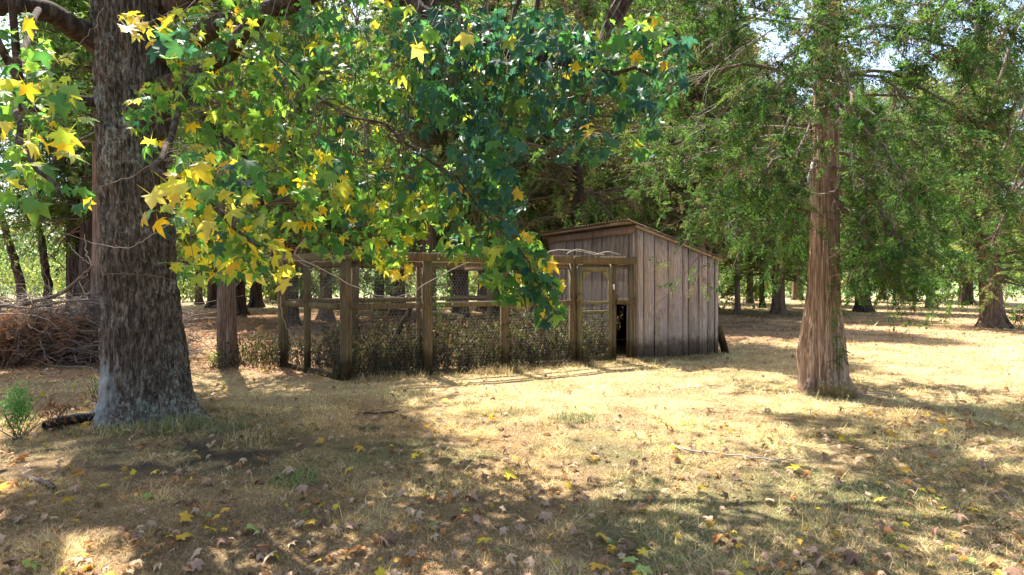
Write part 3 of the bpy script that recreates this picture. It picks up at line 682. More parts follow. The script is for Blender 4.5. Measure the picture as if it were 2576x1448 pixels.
# 2. the large cedar on the right
cb = (PX(2074, 8.5), 8.5, 0)
big_c = thing('cedar_tree', 'large fluted cedar with reddish shaggy trunk standing in the sunlit grass', 'tree', cb)
D = 8.5
prof = [(-.08, PX(2076, D), D, .235), (.0, PX(2076, D), D, .235), (.2, PX(2072, D), D, .25), (.5, PX(2068, D), D, .265), (.9, PX(2070, D), D, .235), (1.4, PX(2072, D), D, .19), (2.5, PX(2075, D), D, .165),
        (3.5, PX(2078, D), D, .155), (5.6, PX(2078, D), D, .15), (8, PX(2074, D), D, .13), (11.5, PX(2080, D), D, .03)]
def bigd(T, Z, Rr):
    u = T/(2*np.pi)
    fl = .32*np.exp(-Z/2.0)+.08
    seam = np.abs(np.sin(3.5*T+.25*np.sin(Z*1.3)+1.2))**.6-.7
    d = fl*(seam+.5*np.cos(2*T+1))+.05*(vn(u*11, Z*.8, 4, 11)-.5)
    st = np.abs(vn(u*64+.25*np.sin(Z*2), Z*1.3, 6, 64)-.5)*2
    st2 = np.abs(vn(u*120, Z*3, 16, 120)-.5)*2
    return flare(T, Z, Rr, 5, .42, .20, 1.1, .12, 1)*(1+d+.07*(st-.5)+.035*(st2-.5))
V, F = trunk_mesh(prof, 180, 300, bigd)
ribs = [(V, F)]
for (a0, z1, rr, sw, rt) in ((-2.75, 1.55, .062, .1, .30), (-2.15, 2.3, .05, -.12, .27), (-1.62, 1.1, .055, .1, .29), (-1.1, 2.6, .06, .15, .28), (-.55, 1.3, .055, -.1, .31), (-.15, .9, .05, .1, .34), (-1.85, .7, .045, .05, .32)):
    zz = np.linspace(-.06, z1, 60); an = a0+sw*np.sin(zz*1.7); ra = np.interp(zz, [0, .2, .5, 1, 2.6], [rt+.06, rt-.03, .245, .215, .165])-rr*.35
    cx_ = PX(2074, 8.5)+0*zz; q_ = np.stack([cx_+ra*np.cos(an), 8.5+ra*np.sin(an), zz], -1)
    rad_ = rr*(1-.75*np.clip(zz/z1, 0, 1)**2)*(1+.35*np.exp(-np.maximum(zz, 0)/.12))
    tv_, tf_ = tubes(q_[None], rad_[None], 14); tv_ += (vn(tv_[:, 2]*9, tv_[:, 0]*40, 7)[:, None]-.5)*.012
    ribs.append((tv_, tf_))
V, F = join(ribs); wpart('trunk', V, F, M_CBARK, big_c, smooth=True)
# boughs: explicit, real depth around the trunk
def boughs(parent, specs, pal, ns_per, ssz=(.16, .34), dead=14, mat=M_TWIG, dr=.16):
    pts = []; rad = []
    for (pp, r0) in specs:
        q = path(pp, 14); q[1:] += rng.normal(0, .02, (13, 3)); pts.append(q); rad.append(np.linspace(r0, r0*.2, 14))
    pts = np.array(pts); tb = tubes(pts, np.array(rad), 6)
    n = len(specs)*ns_per; bi = rng.integers(0, len(specs), n); tt = .25+.75*rng.random(n)**.8; k = tt*13; k0 = np.minimum(k.astype(int), 12); fr = (k-k0)[:, None]
    p = pts[bi, k0]*(1-fr)+pts[bi, k0+1]*fr
    along = nrm(pts[bi, np.minimum(k0+1, 13)]-pts[bi, k0])
    # side branchlets hanging from the bough
    nb = len(specs)*9; b2 = rng.integers(0, len(specs), nb); kk = rng.integers(3, 14, nb); q = pts[b2, kk]
    dd = nrm(rng.normal(0, .8, (nb, 3))+np.array([0, 0, -.12])+nrm(pts[b2, -1]-pts[b2, 0])*.6)
    sp, stb = twigs(q, dd, rng.uniform(.35, .95, nb), rng.uniform(.005, .009, nb), 7, .12, .22, 3)
    bi2 = rng.integers(0, nb, n); k = (.15+.85*rng.random(n))*6; k0 = np.minimum(k.astype(int), 5); fr = (k-k0)[:, None]
    p2 = sp[bi2, k0]*(1-fr)+sp[bi2, k0+1]*fr
    a2 = nrm(sp[bi2, k0+1]-sp[bi2, k0])
    allp = np.vstack([p[:n//3], p2])+rng.normal(0, .035, (n//3+n, 3)); al = np.vstack([along[:n//3], a2])
    if parent is big_c:      # thin the sprays that would cover the lower trunk
        px = 1288+F_*allp[:, 0]/allp[:, 1]; py = HZ-F_*(allp[:, 2]-EYE)/allp[:, 1]
        kp = ~((np.abs(px-2072) < 62) & (py > 300) & (allp[:, 1] < 8.5) & (rng.random(len(px)) < .85)) & ~((px < 1830) & (py > 600) & (rng.random(len(px)) < .8)) & ~((py > 740) & (rng.random(len(px)) < .9))
        allp = allp[kp]; al = al[kp]
    out = nrm(al+rng.normal(0, .55, al.shape)+np.array([0, 0, -.05]))
    m = len(allp)
    fv = inst(SPRAYS, allp, frames(out, roll=rng.uniform(-1.5, 1.5, m)), rng.uniform(*ssz, m), pick(pal, m, .3), .12)
    nd_ = len(specs)*dead; b3 = rng.integers(0, len(specs), nd_); q = pts[b3, rng.integers(0, 12, nd_)]
    _, tw = twigs(q, nrm(rng.normal(0, .8, (nd_, 3))+np.array([0, 0, -.2])), rng.uniform(.2, .9, nd_), rng.uniform(.0025, .006, nd_), 6, .2, .15, 3)
    wpart('foliage', fv[0], fv[1], M_CEDAR, parent, fv[2], kind='stuff')
    wpart('branches', *join([tb, stb, tw]), mat, parent, kind='stuff', smooth=True)
def T(y, side=0): return P(2078+side, y, 8.5)
sp = []
for (y0, x1, y1, D1, bend) in (
    (330, 1760, 330, 7.2, -40), (230, 1720, 200, 8.6, -60), (140, 1800, 60, 7.6, -60), (60, 1640, 60, 9.4, -50), (300, 1850, 470, 7.4, -20), (380, 1930, 420, 6.8, -20), (200, 1900, 300, 6.6, -60),
    (20, 1860, -40, 7.0, -40), (-60, 1700, -40, 7.4, -40), (420, 1820, 420, 9.6, -40), (330, 1700, 420, 10.2, -30), (120, 1950, 180, 6.4, -30),
    (200, 2330, 300, 7.2, -60), (190, 2420, 280, 8.0, -50), (260, 2260, 420, 6.8, -40), (330, 2300, 450, 8.2, -30), (110, 2380, 120, 7.4, -50), (40, 2500, 60, 7.8, -50), (300, 2480, 430, 8.6, -60),
    (420, 2240, 560, 7.4, -40), (440, 2330, 540, 8.6, -40), (20, 2300, 20, 6.6, -30), (-60, 2420, -30, 7.0, -30), (380, 2420, 520, 9.4, -40), (240, 2560, 360, 8.8, -60), (480, 2200, 620, 7.7, -20), (460, 1980, 560, 8.9, -30),
    (150, 2150, 260, 6.3, -20), (80, 2040, 60, 6.2, -20), (500, 2240, 640, 9.2, -30), (260, 1990, 420, 7.0, -10), (430, 1900, 560, 9.8, -30), (480, 1990, 600, 9.8, -20), (440, 1840, 560, 11, -30)):
    a = T(y0); b = P(x1, y1, D1); m = (a+b)/2; m[2] -= bend*8/F_*.9
    sp.append(([a, m, b, b+(b-m)*.35+np.array([0, 0, -.22])], .022+.012*rng.random()))
sp.append(([T(420), P(1880, 470, 8.1), P(1775, 600, 8), P(1768, 720, 8)], .014));
sp.append(([T(430), P(2200, 520, 8.3), P(2235, 640, 8.2), P(2235, 800, 8.2)], .018)); sp.append(([T(520), P(2180, 560, 8.1), P(2210, 640, 8), P(2260, 720, 8)], .014)); sp.append(([T(470), P(2160, 600, 9.5), P(2150, 680, 9.6), P(2140, 720, 9.7)], .016))
boughs(big_c, sp, CGD+CGD+CG+[(.14, .10, .06), (.12, .11, .05)], 132, (.15, .32), dead=40)
# drooping sprays close on the trunk's right side
n = 46; z = rng.uniform(.45, 2.0, n); p = np.stack([PX(2092, 8.3)+rng.normal(0, .05, n), 8.17+rng.normal(0, .03, n), z], -1)
fv = inst(SPRAYS, p, frames(nrm(rng.normal(0, .5, (n, 3))+np.array([.2, -.3, -1.]))), rng.uniform(.1, .22, n), pick(CG, n, .2), .1)
wpart('sprig', fv[0], fv[1], M_CEDAR, big_c, fv[2], kind='stuff')
V, F = tube1([P(2092, 560, 8.25), P(2096, 700, 8.17), P(2090, 820, 8.15), P(2086, 930, 8.15)], .01, .004, 14, 5, .01); wpart('sprig_stem', V, F, M_TWIG, big_c)
for pts, r in (([P(2085, 205, 8.2), P(2115, 215, 7.9), P(2150, 250, 7.7), P(2200, 290, 7.5)], .03), ([P(2080, 215, 8.2), P(2105, 280, 8.1), P(2140, 380, 8), P(2148, 480, 8)], .02),
               ([P(2050, 400, 8.3), P(2038, 440, 8.2), P(2042, 500, 8.2), P(2038, 520, 8.3)], .028), ([P(2010, 468, 8), P(2055, 488, 8.1), P(2095, 480, 8), P(2115, 455, 7.9)], .008),
               ([P(1990, 290, 8), P(1970, 340, 7.9), P(1958, 420, 7.8)], .014), ([P(2250, 270, 7.8), P(2215, 340, 7.8), P(2190, 430, 7.8)], .008)):
    V, F = tube1(pts, r, r*.5, 14, 8, .008); wpart('dead_branch', V, F, M_TWIGL, big_c, smooth=True)
for (xa, ya, xb, yb, Da, Db, r0) in ((2040, -40, 1640, 150, 8.4, 8.6, .020), (2050, -10, 1660, 205, 8.4, 9.2, .016), (2045, 40, 1690, 250, 8.4, 8.0, .014), (2040, -90, 1720, 60, 8.4, 7.6, .018), (2050, 120, 1760, 300, 8.4, 9.4, .013), (2055, 330, 1480, 345, 8.6, 10.5, .013), (2050, 380, 1600, 420, 8.6, 10.2, .010),
                                 (2100, 0, 2330, 210, 8.4, 7.8, .016), (2105, 60, 2420, 190, 8.4, 8.2, .014), (2095, 300, 2290, 520, 8.3, 7.9, .010)):
    a = P(xa, ya, Da); b = P(xb, yb, Db); m1 = a*.67+b*.33+np.array([0, 0, .14]); m2 = a*.33+b*.67+np.array([0, 0, .10])
    V1 = tube1([a, m1, m2, b], r0, r0*.3, 20, 6, .012); pp = path([a, m1, m2, b], 20)[rng.integers(5, 20, 16)]
    _, tw = twigs(pp, nrm(nrm(b-a)+rng.normal(0, .35, (16, 3))), rng.uniform(.3, .9, 16), np.full(16, .0045), 6, .15, .2, 6)
    V, F = join([V1, tw]); wpart('bare_branch', V, F, M_TWIGL, big_c, smooth=True)
# 3. a cedar whose trunk stands outside the frame on the right, limbs reaching in
rc = thing('cedar_tree', 'cedar just outside the right edge whose long bare limbs arch into the frame', 'tree', (PX(2760, 9.2), 9.2, 0))
V, F = trunk_mesh([(-.1, PX(2760, 9.2), 9.2, .25), (1, PX(2760, 9.2), 9.2, .23), (5, PX(2755, 9.2), 9.2, .2), (10, PX(2750, 9.2), 9.2, .04)], 48, 60, cedar_disp(3)); wpart('trunk', V, F, M_CBARK, rc, smooth=True)
sp = []
for (y0, x1, y1, D1) in ((-300, 2480, 300, 8.4), (-200, 2380, 0, 8.6), (-100, 2440, 200, 8.0), (100, 2500, 420, 8.4), (200, 2540, 500, 9.4), (0, 2300, 60, 8.8), (300, 2520, 560, 8.6), (-250, 2250, -60, 8.2), (60, 2560, 260, 7.8), (-400, 2500, 60, 8)):
    a = P(2758, y0, 9.2); b = P(x1, y1, D1); m = (a+b)/2+np.array([0, 0, .35]); sp.append(([a, m, b, b+np.array([-.15, 0, -.4])], .045))
boughs(rc, sp, CO+CGD, 46, (.15, .32), dead=44)

# ------------------------------------------------------------------ leaning young trees at left with broad leaves
def broad_tree(pts, r, label, nl, cr, D, pal, name='young_tree', grp=None, mat=M_CBARKD):
    t = thing(name, label, 'tree', (pts[0][0], pts[0][1], 0), 0, grp)
    V, F = tube1(pts, r, r*.35, 24, 10, .02); wpart('trunk', V, F, mat, t, smooth=True)
    pp = path(pts, 24); n = 46; k = rng.integers(7, 24, n); d = nrm(rng.normal(0, 1, (n, 3))+np.array([0, 0, .1]))
    q, tw = twigs(pp[k], d, rng.uniform(.6, cr, n), rng.uniform(.008, .02, n), 7, .15, .1, 4); wpart('branches', *tw, mat, t, kind='stuff')
    bi = rng.integers(0, n, nl); kk = rng.integers(2, 7, nl); p = q[bi, kk]+rng.normal(0, .16, (nl, 3))
    fv = inst(SLEAF, p, leaf_frames(nl), rng.uniform(.09, .17, nl), pick(pal, nl, .3), .1); wpart('foliage', fv[0], fv[1], M_BROAD, t, fv[2], kind='stuff')
    return t
DG = [(.05, .10, .03), (.08, .14, .04), (.12, .17, .05), (.2, .22, .06)]
broad_tree([P(62, 781, 22)*[1, 1, 0], P(48, 700, 22), P(22, 610, 22), P(2, 540, 22), P(-40, 430, 22), P(-60, 250, 22)], .17, 'leaning young tree at the far left edge behind the brush pile', 900, 2.2, 22, DG)
broad_tree([P(122, 788, 21)*[1, 1, 0], P(118, 700, 21), P(106, 610, 21), P(90, 540, 21), P(80, 400, 21), P(60, 200, 21)], .15, 'slim leaning tree, second from the left behind the brush pile', 1100, 2.2, 21, DG)

# ------------------------------------------------------------------ bushes
LG = [(.15, .22, .05), (.10, .17, .04), (.24, .29, .07), (.08, .13, .04), (.34, .34, .09)]
def bush(x, D, r, h, label, pal, nl=500, ls=(.12, .22), nm='bush', grp=None, stems=14, mat=M_BROAD):
    t = thing(nm, label, nm.replace('_', ' '), (PX(x, D), D, 0), 0, grp)
    d = nrm(rng.normal(0, .5, (stems, 3))*np.array([1, 1, 0])+np.array([0, 0, 1.])); st = rng.normal(0, r*.2, (stems, 3))*np.array([1, 1, 0])
    q, tw = twigs(st, d, rng.uniform(.5, 1, stems)*h, np.full(stems, .0025+.0075*h*h/(h+.5)), 7, .12, 0, 4)
    o = ob('stems', mesh_np('stems', tw[0], tw[1], M_TWIGD), t)
    u = nrm(rng.normal(0, 1, (nl, 3)))*(rng.random(nl)**.5)[:, None]*(.65+.5*rng.random((nl, 1))); p = u*np.array([r, r, h*.5])+np.array([0, 0, h*.52])
    p[:, 2] = np.abs(p[:, 2]); fv = inst(SLEAF, p, leaf_frames(nl), rng.uniform(*ls, nl), pick(pal, nl, .3), .1)
    o = ob('foliage', mesh_np('foliage', fv[0], fv[1], mat, fv[2]), t); o['kind'] = 'stuff'
    return t
G1 = 'sunlit bushes at the edge of the woods'
for (x, D, r, h, lb) in ((90, 46, 3.2, 3.6, 'yellow green bush in the field left of the brush pile'), (150, 52, 3, 4.5, 'sunlit bush beyond the two leaning trees'), (20, 60, 4, 4, 'pale bush at the far left edge of the field'), (480, 44, 2.4, 2.2, 'low sunlit bush seen right of the sweetgum trunk'),
                         (590, 45, 2.6, 1.8, 'low bush behind the slim cedar left of the pen'), (690, 42, 2.4, 2.2, 'bright bush left of the pen, far back'), (1000, 44, 2.6, 2.4, 'bush glimpsed through the middle of the pen'), (800, 46, 2.6, 2.4, 'bush seen through the left bay of the pen'),
                         (1180, 48, 2.8, 2.4, 'bush seen through the pen past its second post'), (1830, 52, 2.6, 3.4, 'bright green bush right beside the shed corner'), (1900, 46, 1.6, 2.2, 'small pale green bush among the cedars right of the shed'),
                         (1980, 62, 3.2, 3.2, 'bush far behind the stout fluted cedar'), (2110, 60, 3, 3.4, 'bush beyond the dark cedar right of the large trunk'), (2330, 66, 3.2, 4.2, 'bush behind the wire fence'), (2540, 64, 3, 4.6, 'bush behind the fence at the right edge')):
    bush(x, D, r, h, lb, LG, 1300, (.2, .38), grp=G1)
bush(2562, 19.6, .42, .85, 'small dark leafy bush at the foot of the leaning grey cedar', DG, 260, (.06, .11))
bush(1345, 16.3, .7, 1.5, 'wispy pale green shrub inside the back of the pen', [(.24, .28, .12), (.3, .3, .14)], 420, (.03, .06))
bush(45, 5.95, .15, .60, 'small upright green sapling with tiny leaves left of the sweetgum base', [(.10, .26, .06), (.14, .30, .08)], 900, (.025, .042), 'sapling')
bush(150, 6.3, .20, .40, 'dead red brown weed beside the sapling', [(.25, .11, .05), (.18, .09, .05)], 90, (.04, .07), 'weed')
bush(243, 7.6, .1, .5, 'thin green sapling just left of the sweetgum trunk', [(.12, .2, .06), (.35, .3, .08)], 40, (.04, .06), 'sapling')
bush(535, 10.7, .2, .4, 'tuft of yellow green weeds at the slim cedar foot', [(.25, .3, .08), (.3, .25, .1)], 120, (.04, .07), 'weed')

# distant woods: one mass
N = 46000
X = rng.uniform(-150, 150, N); Y = rng.uniform(92, 130, N); th = np.abs(X)/150
hh = 6.5+4.5*fbm(X*.09+5, Y*.02, 91)+2.5*vn(X*.35, Y*.1, 92)
hh = hh*(1+.5*sst(-25, 20, X))
p = np.stack([X, Y, hh*rng.random(N)**.7], -1)
fv = inst(SLEAF, p, leaf_frames(N), rng.uniform(.7, 1.5, N), pick([(.09, .15, .06), (.07, .12, .05), (.13, .19, .07), (.2, .24, .08)], N, .3), .1)
o = ob('distant_woods', mesh_np('distant_woods', fv[0], fv[1], M_BROAD, fv[2])); tag(o, 'hazy green wood along the far side of the fields', 'woods', kind='stuff')

# ------------------------------------------------------------------ shed and pen
ang = R_(25.5); U2 = np.array([math.cos(ang), math.sin(ang)]); V2 = np.array([-math.sin(ang), math.cos(ang)])
UU = np.array([U2[0], U2[1], 0.]); VV = np.array([V2[0], V2[1], 0.]); ZZ = np.array([0, 0, 1.])
A0 = np.array([2.5, 11.85, 0.]); C0 = np.array([-2.70, 9.33, 0.]); E0 = np.array([-4.27, 10.9, 0.])
shed = thing('shed', 'weathered grey pink board shed with slanted tin roof beside the wire pen', 'shed', tuple(A0))
LU = 2.18; LV = 3.5; HA = 2.70; HB = 2.07
def SP(u, v, z): return A0+UU*u+VV*v+ZZ*z
def top(u): return HA+(HB-HA)*u/LU
def board(u0, u1, v0, v1, z0, z1a, z1b, thick, name, mat, parent=shed, n=None, jit=.004):
    "upright board between two plan points, slanted top, thickness along n (outward)"
    a = SP(u0, v0, 0); b = SP(u1, v1, 0); d = (b-a)/np.linalg.norm(b-a); n = n/np.linalg.norm(n)
    k = 5; V = []
    for i in range(k+1):
        f = i/k
        za = z0+(z1a-z0)*f; zb = z0+(z1b-z0)*f
        ja, jb = rng.normal(0, jit*.6, 2); bow = rng.normal(0, jit)
        for (p, zz, jj) in ((a, za, ja), (b, zb, jb)):
            q = p+d*jj*.5+ZZ*zz
            V.append(q+n*bow); V.append(q+n*(thick+bow))
    F = []
    for i in range(k):
        o = i*4; p = o+4
        F += [[o+1, o+3, p+3, p+1], [o+2, o, p, p+2], [o, o+1, p+1, p], [o+3, o+2, p+2, p+3]]
    F += [[0, 2, 3, 1], [k*4, k*4+1, k*4+3, k*4+2]]
    return wpart(name, np.array(V), np.array(F), mat, parent)
def t_of(px):
    s = (px-1288)/F_; return (s*A0[1]-A0[0])/(U2[0]-U2[1]*s)
NF = -VV      # outward normal of the camera-facing side
bnd = [t_of(x) for x in (1605, 1618, 1645, 1679, 1716, 1730, 1760, 1778, 1796, 1806)]; bnd[0] = 0.0
for i in range(len(bnd)-1):
    a, b = bnd[i]+.013, bnd[i+1]-.013
    board(a, b, 0, 0, rng.uniform(.0, .05), top(a)-.03, top(b)-.03, .022, 'board', M_BOARD, n=NF)
    if i in (5,): # thin batten at the seam
        board(b-.028, b+.028, -.0225, -.0225, rng.uniform(.01, .06), top(b)-.035, top(b+.03)-.035, .016, 'batten', M_BOARD, n=NF)
# near-black backing, its colour stands in for shade in the seams, far walls
board(0.01, LU-.01, .03, .03, 0, top(0)-.05, top(LU)-.05, .012, 'seam_backing', M_SEAM_SHADE, n=VV)
# tall wall towards the pen, with the hatch opening near the corner
nW = -UU; v = .03; k = 0
edges = [0.0]
while edges[-1] < LV-.05: edges.append(edges[-1]+rng.uniform(.13, .24))
edges = [0, .13, .24, .40, .56, .70, .86]+[x for x in np.arange(1.02, LV, .19)]+[LV]
for i in range(len(edges)-1):
    a, b = edges[i]+.004, edges[i+1]-.004
    z0 = 1.10 if (a >= .23 and b <= .87) else rng.uniform(0, .04)
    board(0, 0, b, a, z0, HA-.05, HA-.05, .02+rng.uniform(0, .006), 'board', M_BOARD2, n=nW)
    if i % 2 == 1 and z0 < 1: board(-.027, -.027, b+.03, b-.02, .02, HA-.06, HA-.06, .015, 'batten', M_BOARD2, n=nW)
# back wall and low wall
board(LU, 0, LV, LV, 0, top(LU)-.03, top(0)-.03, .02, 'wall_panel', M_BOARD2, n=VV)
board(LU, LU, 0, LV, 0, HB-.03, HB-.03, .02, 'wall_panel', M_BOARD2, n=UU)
# corner trims, fascia
board(-.05, .0, -.024, -.024, .0, HA-.02, HA-.02, .02, 'corner_trim', M_TRIM, n=NF)
board(-.03, -.03, .05, -.02, .0, HA-.03, HA-.03, .018, 'corner_trim', M_BOARD, n=nW)
V, F = beam(SP(-.06, -.02, HA-.075), SP(-.06, LV, HA-.075), .03, .15); wpart('fascia', V, F, M_TRIM, shed)
V, F = beam(SP(-.045, -.05, top(0)-.005), SP(LU+.1, -.05, top(LU+.1)-.005), .03, .06); wpart('barge_board', V, F, M_BOARD, shed)
# hatch frame
V, F = beam(SP(-.04, .19, .0), SP(-.04, .19, 1.1), .05, .03); wpart('hatch_frame', V, F, M_TRIM, shed)
# tin roof: corrugated sheets, each a part
sheet_w = .66; nS = 6
for i in range(nS):
    v0 = -.12+i*sheet_w; m = 45; vv = np.linspace(v0, v0+sheet_w+.05, m); uu = np.linspace(-.30, LU+.14, 9)
    Uq, Vq = np.meshgrid(uu, vv, indexing='ij'); zz = top(Uq)+.028+.008*np.sign(np.sin(Vq*2*np.pi/.11))*np.abs(np.sin(Vq*2*np.pi/.11))**.4+(i % 2)*.006
    W = A0+Uq[..., None]*UU+Vq[..., None]*VV+zz[..., None]*ZZ; W = W.reshape(-1, 3); W2 = W-ZZ*.003
    ii = (np.arange(8)[:, None]*m+np.arange(m-1)[None]).reshape(-1); f = np.stack([ii, ii+1, ii+m+1, ii+m], -1)
    wpart('roof_sheet', np.vstack([W, W2]), np.vstack([f, f[:, ::-1]+len(W)]), M_RUST, shed)
for u in (-.2, .9, 2.0):
    V, F = beam(SP(u, -.08, top(u)-.0), SP(u, LV+.1, top(u)-.0), .08, .04); wpart('purlin', V, F, M_BOARD2, shed)
# leaning plank at the far corner
lp = thing('leaning_plank', 'short dark plank leaning on the right corner of the shed', 'plank', tuple(SP(LU+.25, -.03, 0)))
V, F = beam(SP(LU+.2, -.03, .0), SP(LU+.03, .02, .62), .03, .2, up=tuple(NF)); wpart('plank', V, F, M_PEN, lp)

# pen: timber frame and wire netting
pen = thing('wire_pen', 'old mossy timber chicken pen with wire netting attached to the shed', 'pen', tuple(C0))
def front(t): return C0+UU*t
LF = 5.76; HT = 2.07; RAIL = 1.18
def post(p, wd, ht=HT-.14, mat=M_PEN, dp=None):
    V, F = beam(p-ZZ*.03, p+ZZ*ht, wd, dp or wd*.8, .004); return wpart('post', V, F, mat, pen)
for t_, wd in ((.07, .165), (1.42, .15), (2.87, .125), (4.30, .12), (5.22, .11)): post(front(t_)+VV*.05, wd)
post(front(LF-.09)+VV*.05, .07, HT-.15, M_DOOR); post(front(1.28)+VV*.12, .05)
dE = (E0-C0); LE = np.linalg.norm(dE); dE /= LE
post(C0+dE*LE*.53, .11); post(C0+dE*(LE-.06), .17)
B1 = A0+VV*LV; dB = B1-E0; LBk = np.linalg.norm(dB); dB /= LBk
for f in (.215, .465, .715, .97): post(E0+dB*LBk*f, .13, 1.95)
def rail(a, b, z, wd, ht, mat=M_PEN, name='rail'):
    V, F = beam(a+ZZ*z, b+ZZ*z, wd, ht, .003); return wpart(name, V, F, mat, pen)
# top beams (two pieces along the front), mid rails between posts, sill boards
rail(front(-.06)-VV*.0, front(4.28)-VV*.0, HT-.075, .05, .15, name='top_beam'); rail(front(4.30), front(LF-.02), HT-.075, .05, .145, name='top_beam')
rail(front(-.02)+VV*.09, front(LF-.05)+VV*.09, HT-.20, .04, .09, name='inner_beam')
rail(C0-dE*.03, C0+dE*(LE+.08), HT-.078, .05, .15, name='top_beam'); rail(E0, E0+dB*LBk, 1.90, .05, .12, name='top_beam')
rail(front(.15), front(1.35), RAIL, .04, .095); rail(front(1.49), front(2.81), RAIL+.005, .04, .09); rail(front(2.93), front(4.24), RAIL, .04, .09); rail(front(5.28), front(LF-.06), RAIL-.005, .04, .10)
rail(C0+dE*.1, C0+dE*LE*.50, RAIL-.005, .04, .10); rail(C0+dE*LE*.56, C0+dE*(LE-.1), RAIL, .04, .10)
rail(E0+dB*.1, E0+dB*(LBk-.1), 1.2, .04, .10)
rail(front(.15), front(1.35), .05, .04, .10, name='sill_board'); rail(front(1.49), front(4.24), .04, .04, .08, name='sill_board'); rail(C0+dE*.1, C0+dE*(LE-.1), .05, .04, .1, name='sill_board')
for t_ in (1.5, 3.1, 4.3):    # joists over the pen
    V, F = beam(front(t_)+VV*.03+ZZ*(HT-.22), front(t_)+VV*2.6+ZZ*(HT-.22), .04, .09); wpart('joist', V, F, M_PEN, pen)
def hexnet(a, d, L, z0, z1, off, cell=.055, r=.0006, sag=.012, hole=None):
    "real hexagonal wire netting"
    w_ = cell; h_ = cell*.9; nxh = int(L/w_); nzh = int((z1-z0)/(h_*.75*1.34))
    rowh = h_; seg = []
    i, j = np.meshgrid(np.arange(nxh), np.arange(nzh)); i = i.ravel(); j = j.ravel()
    x0 = i*w_+(j % 2)*w_/2; z = z0+j*rowh
    # zig (up-right), zag (down-right), vertical twist
    seg.append(np.stack([np.stack([x0, z], -1), np.stack([x0+w_/2, z+rowh*.45], -1)], 1))
    seg.append(np.stack([np.stack([x0+w_/2, z+rowh*.45], -1), np.stack([x0+w_, z], -1)], 1))
    seg.append(np.stack([np.stack([x0+w_/2, z+rowh*.45], -1), np.stack([x0+w_/2, z+rowh], -1)], 1))
    s_ = np.concatenate(seg); s_ = s_[(s_[:, :, 0].max(1) < L) & (s_[:, :, 1].max(1) < z1)]
    if hole is not None: s_ = s_[~hole(s_[:, 0, 0], s_[:, 0, 1])]
    bul = sag*(fbm(s_[..., 0]*1.5, s_[..., 1]*1.5, 5)-.5)*2
    nrm_ = np.array([d[1], -d[0], 0.])
    W = a+s_[..., :1]*d+s_[..., 1:]*ZZ+(off+bul)[..., None]*nrm_
    rr = np.full(W.shape[:2], r)
    return tubes(W, rr, 3)
NETS = ((front(.15), UU, 1.20), (front(1.50), UU, 1.30), (front(2.94), UU, 1.30), (front(5.28), UU, .42), (C0+dE*.1, dE, LE*.46), (C0+dE*LE*.57, dE, LE*.36), (E0+dB*.1, dB, LBk*.98))
for q, (a, d, L) in enumerate(NETS):
    if q == 3: V, F = hexnet(a, d, L, RAIL+.06, HT-.15, .028, r=.0008)
    elif q == 2: V, F = hexnet(a, d, L, .1, HT-.16, .026, r=.0008)
    else: V, F = hexnet(a, d, L, .1, HT-.16, .026, .055 if q < 6 else .075)
    wpart('wire_netting', V, F, M_WIRE, pen, kind='stuff')
# door (part of the pen), with its own sub-parts
d0 = front(4.385)-VV*.03; DW = .76; DH = 1.86
door = ob('door', mesh_np('door', *[x for x in (lambda r: (r[0]-np.array(pen.location), r[1]))(beam(d0+UU*(DW-.045)+ZZ*.03, d0+UU*(DW-.045)+ZZ*DH, .075, .03))], M_DOOR), pen)
def dpart(name, vf, mat=M_DOOR, kind=None):
    o = ob(name, mesh_np(name, vf[0]-np.array(pen.location), vf[1], mat), door)
    if kind: o['kind'] = kind
    return o
dpart('stile', beam(d0+UU*.04+ZZ*.03, d0+UU*.04+ZZ*DH, .075, .03))
dpart('door_rail', beam(d0+UU*.08+ZZ*(DH-.045), d0+UU*(DW-.085)+ZZ*(DH-.045), .03, .09))
dpart('door_rail', beam(d0+UU*.08+ZZ*1.17, d0+UU*(DW-.085)+ZZ*1.17, .03, .05)); dpart('door_rail', beam(d0+UU*.08+ZZ*1.0, d0+UU*(DW-.085)+ZZ*1.0, .03, .035)); dpart('door_rail', beam(d0+UU*.08+ZZ*.09, d0+UU*(DW-.085)+ZZ*.09, .03, .10))
def gusset(px, pz, sx, sz):
    p = d0+UU*px+ZZ*pz-VV*.018; a = [p, p+UU*sx, p+ZZ*sz]; V = np.array(a+[x-VV*.015 for x in a])
    return V, np.array([[0, 1, 2], [3, 5, 4]]), np.array([[0, 3, 4, 1], [1, 4, 5, 2], [2, 5, 3, 0]])
for (px, pz, sx, sz) in ((.08, DH-.09, .17, -.19), (DW-.085, DH-.09, -.17, -.19), (.08, .14, .14, .17), (DW-.085, .14, -.14, .17)):
    Vg, T3, Q4 = gusset(px, pz, sx, sz); m = bpy.data.meshes.new('gusset'); m.from_pydata((Vg-np.array(pen.location)).tolist(), [], T3.tolist()+Q4.tolist()); m.materials.append(M_DOOR); ob('gusset', m, door)
hn = hexnet(d0+UU*.06, UU, DW-.12, .12, DH-.08, .0, r=.0008); dpart('door_netting', hn, M_WIRE, 'stuff')
dpart('latch_block', beam(d0+UU*(-.06)+ZZ*1.20-VV*.03, d0+UU*.05+ZZ*1.36-VV*.03, .02, .055), M_DOOR)
dpart('hinge', box(d0+UU*(DW+.03)+ZZ*1.47-VV*.022, .035, .008, .10, np.stack([UU, VV, ZZ])), M_WHITE)
V, F = beam(front(4.38)+ZZ*.03-VV*.012, front(4.38)+ZZ*(HT-.16)-VV*.012, .03, .03); wpart('door_jamb', V, F, M_DOOR, pen)

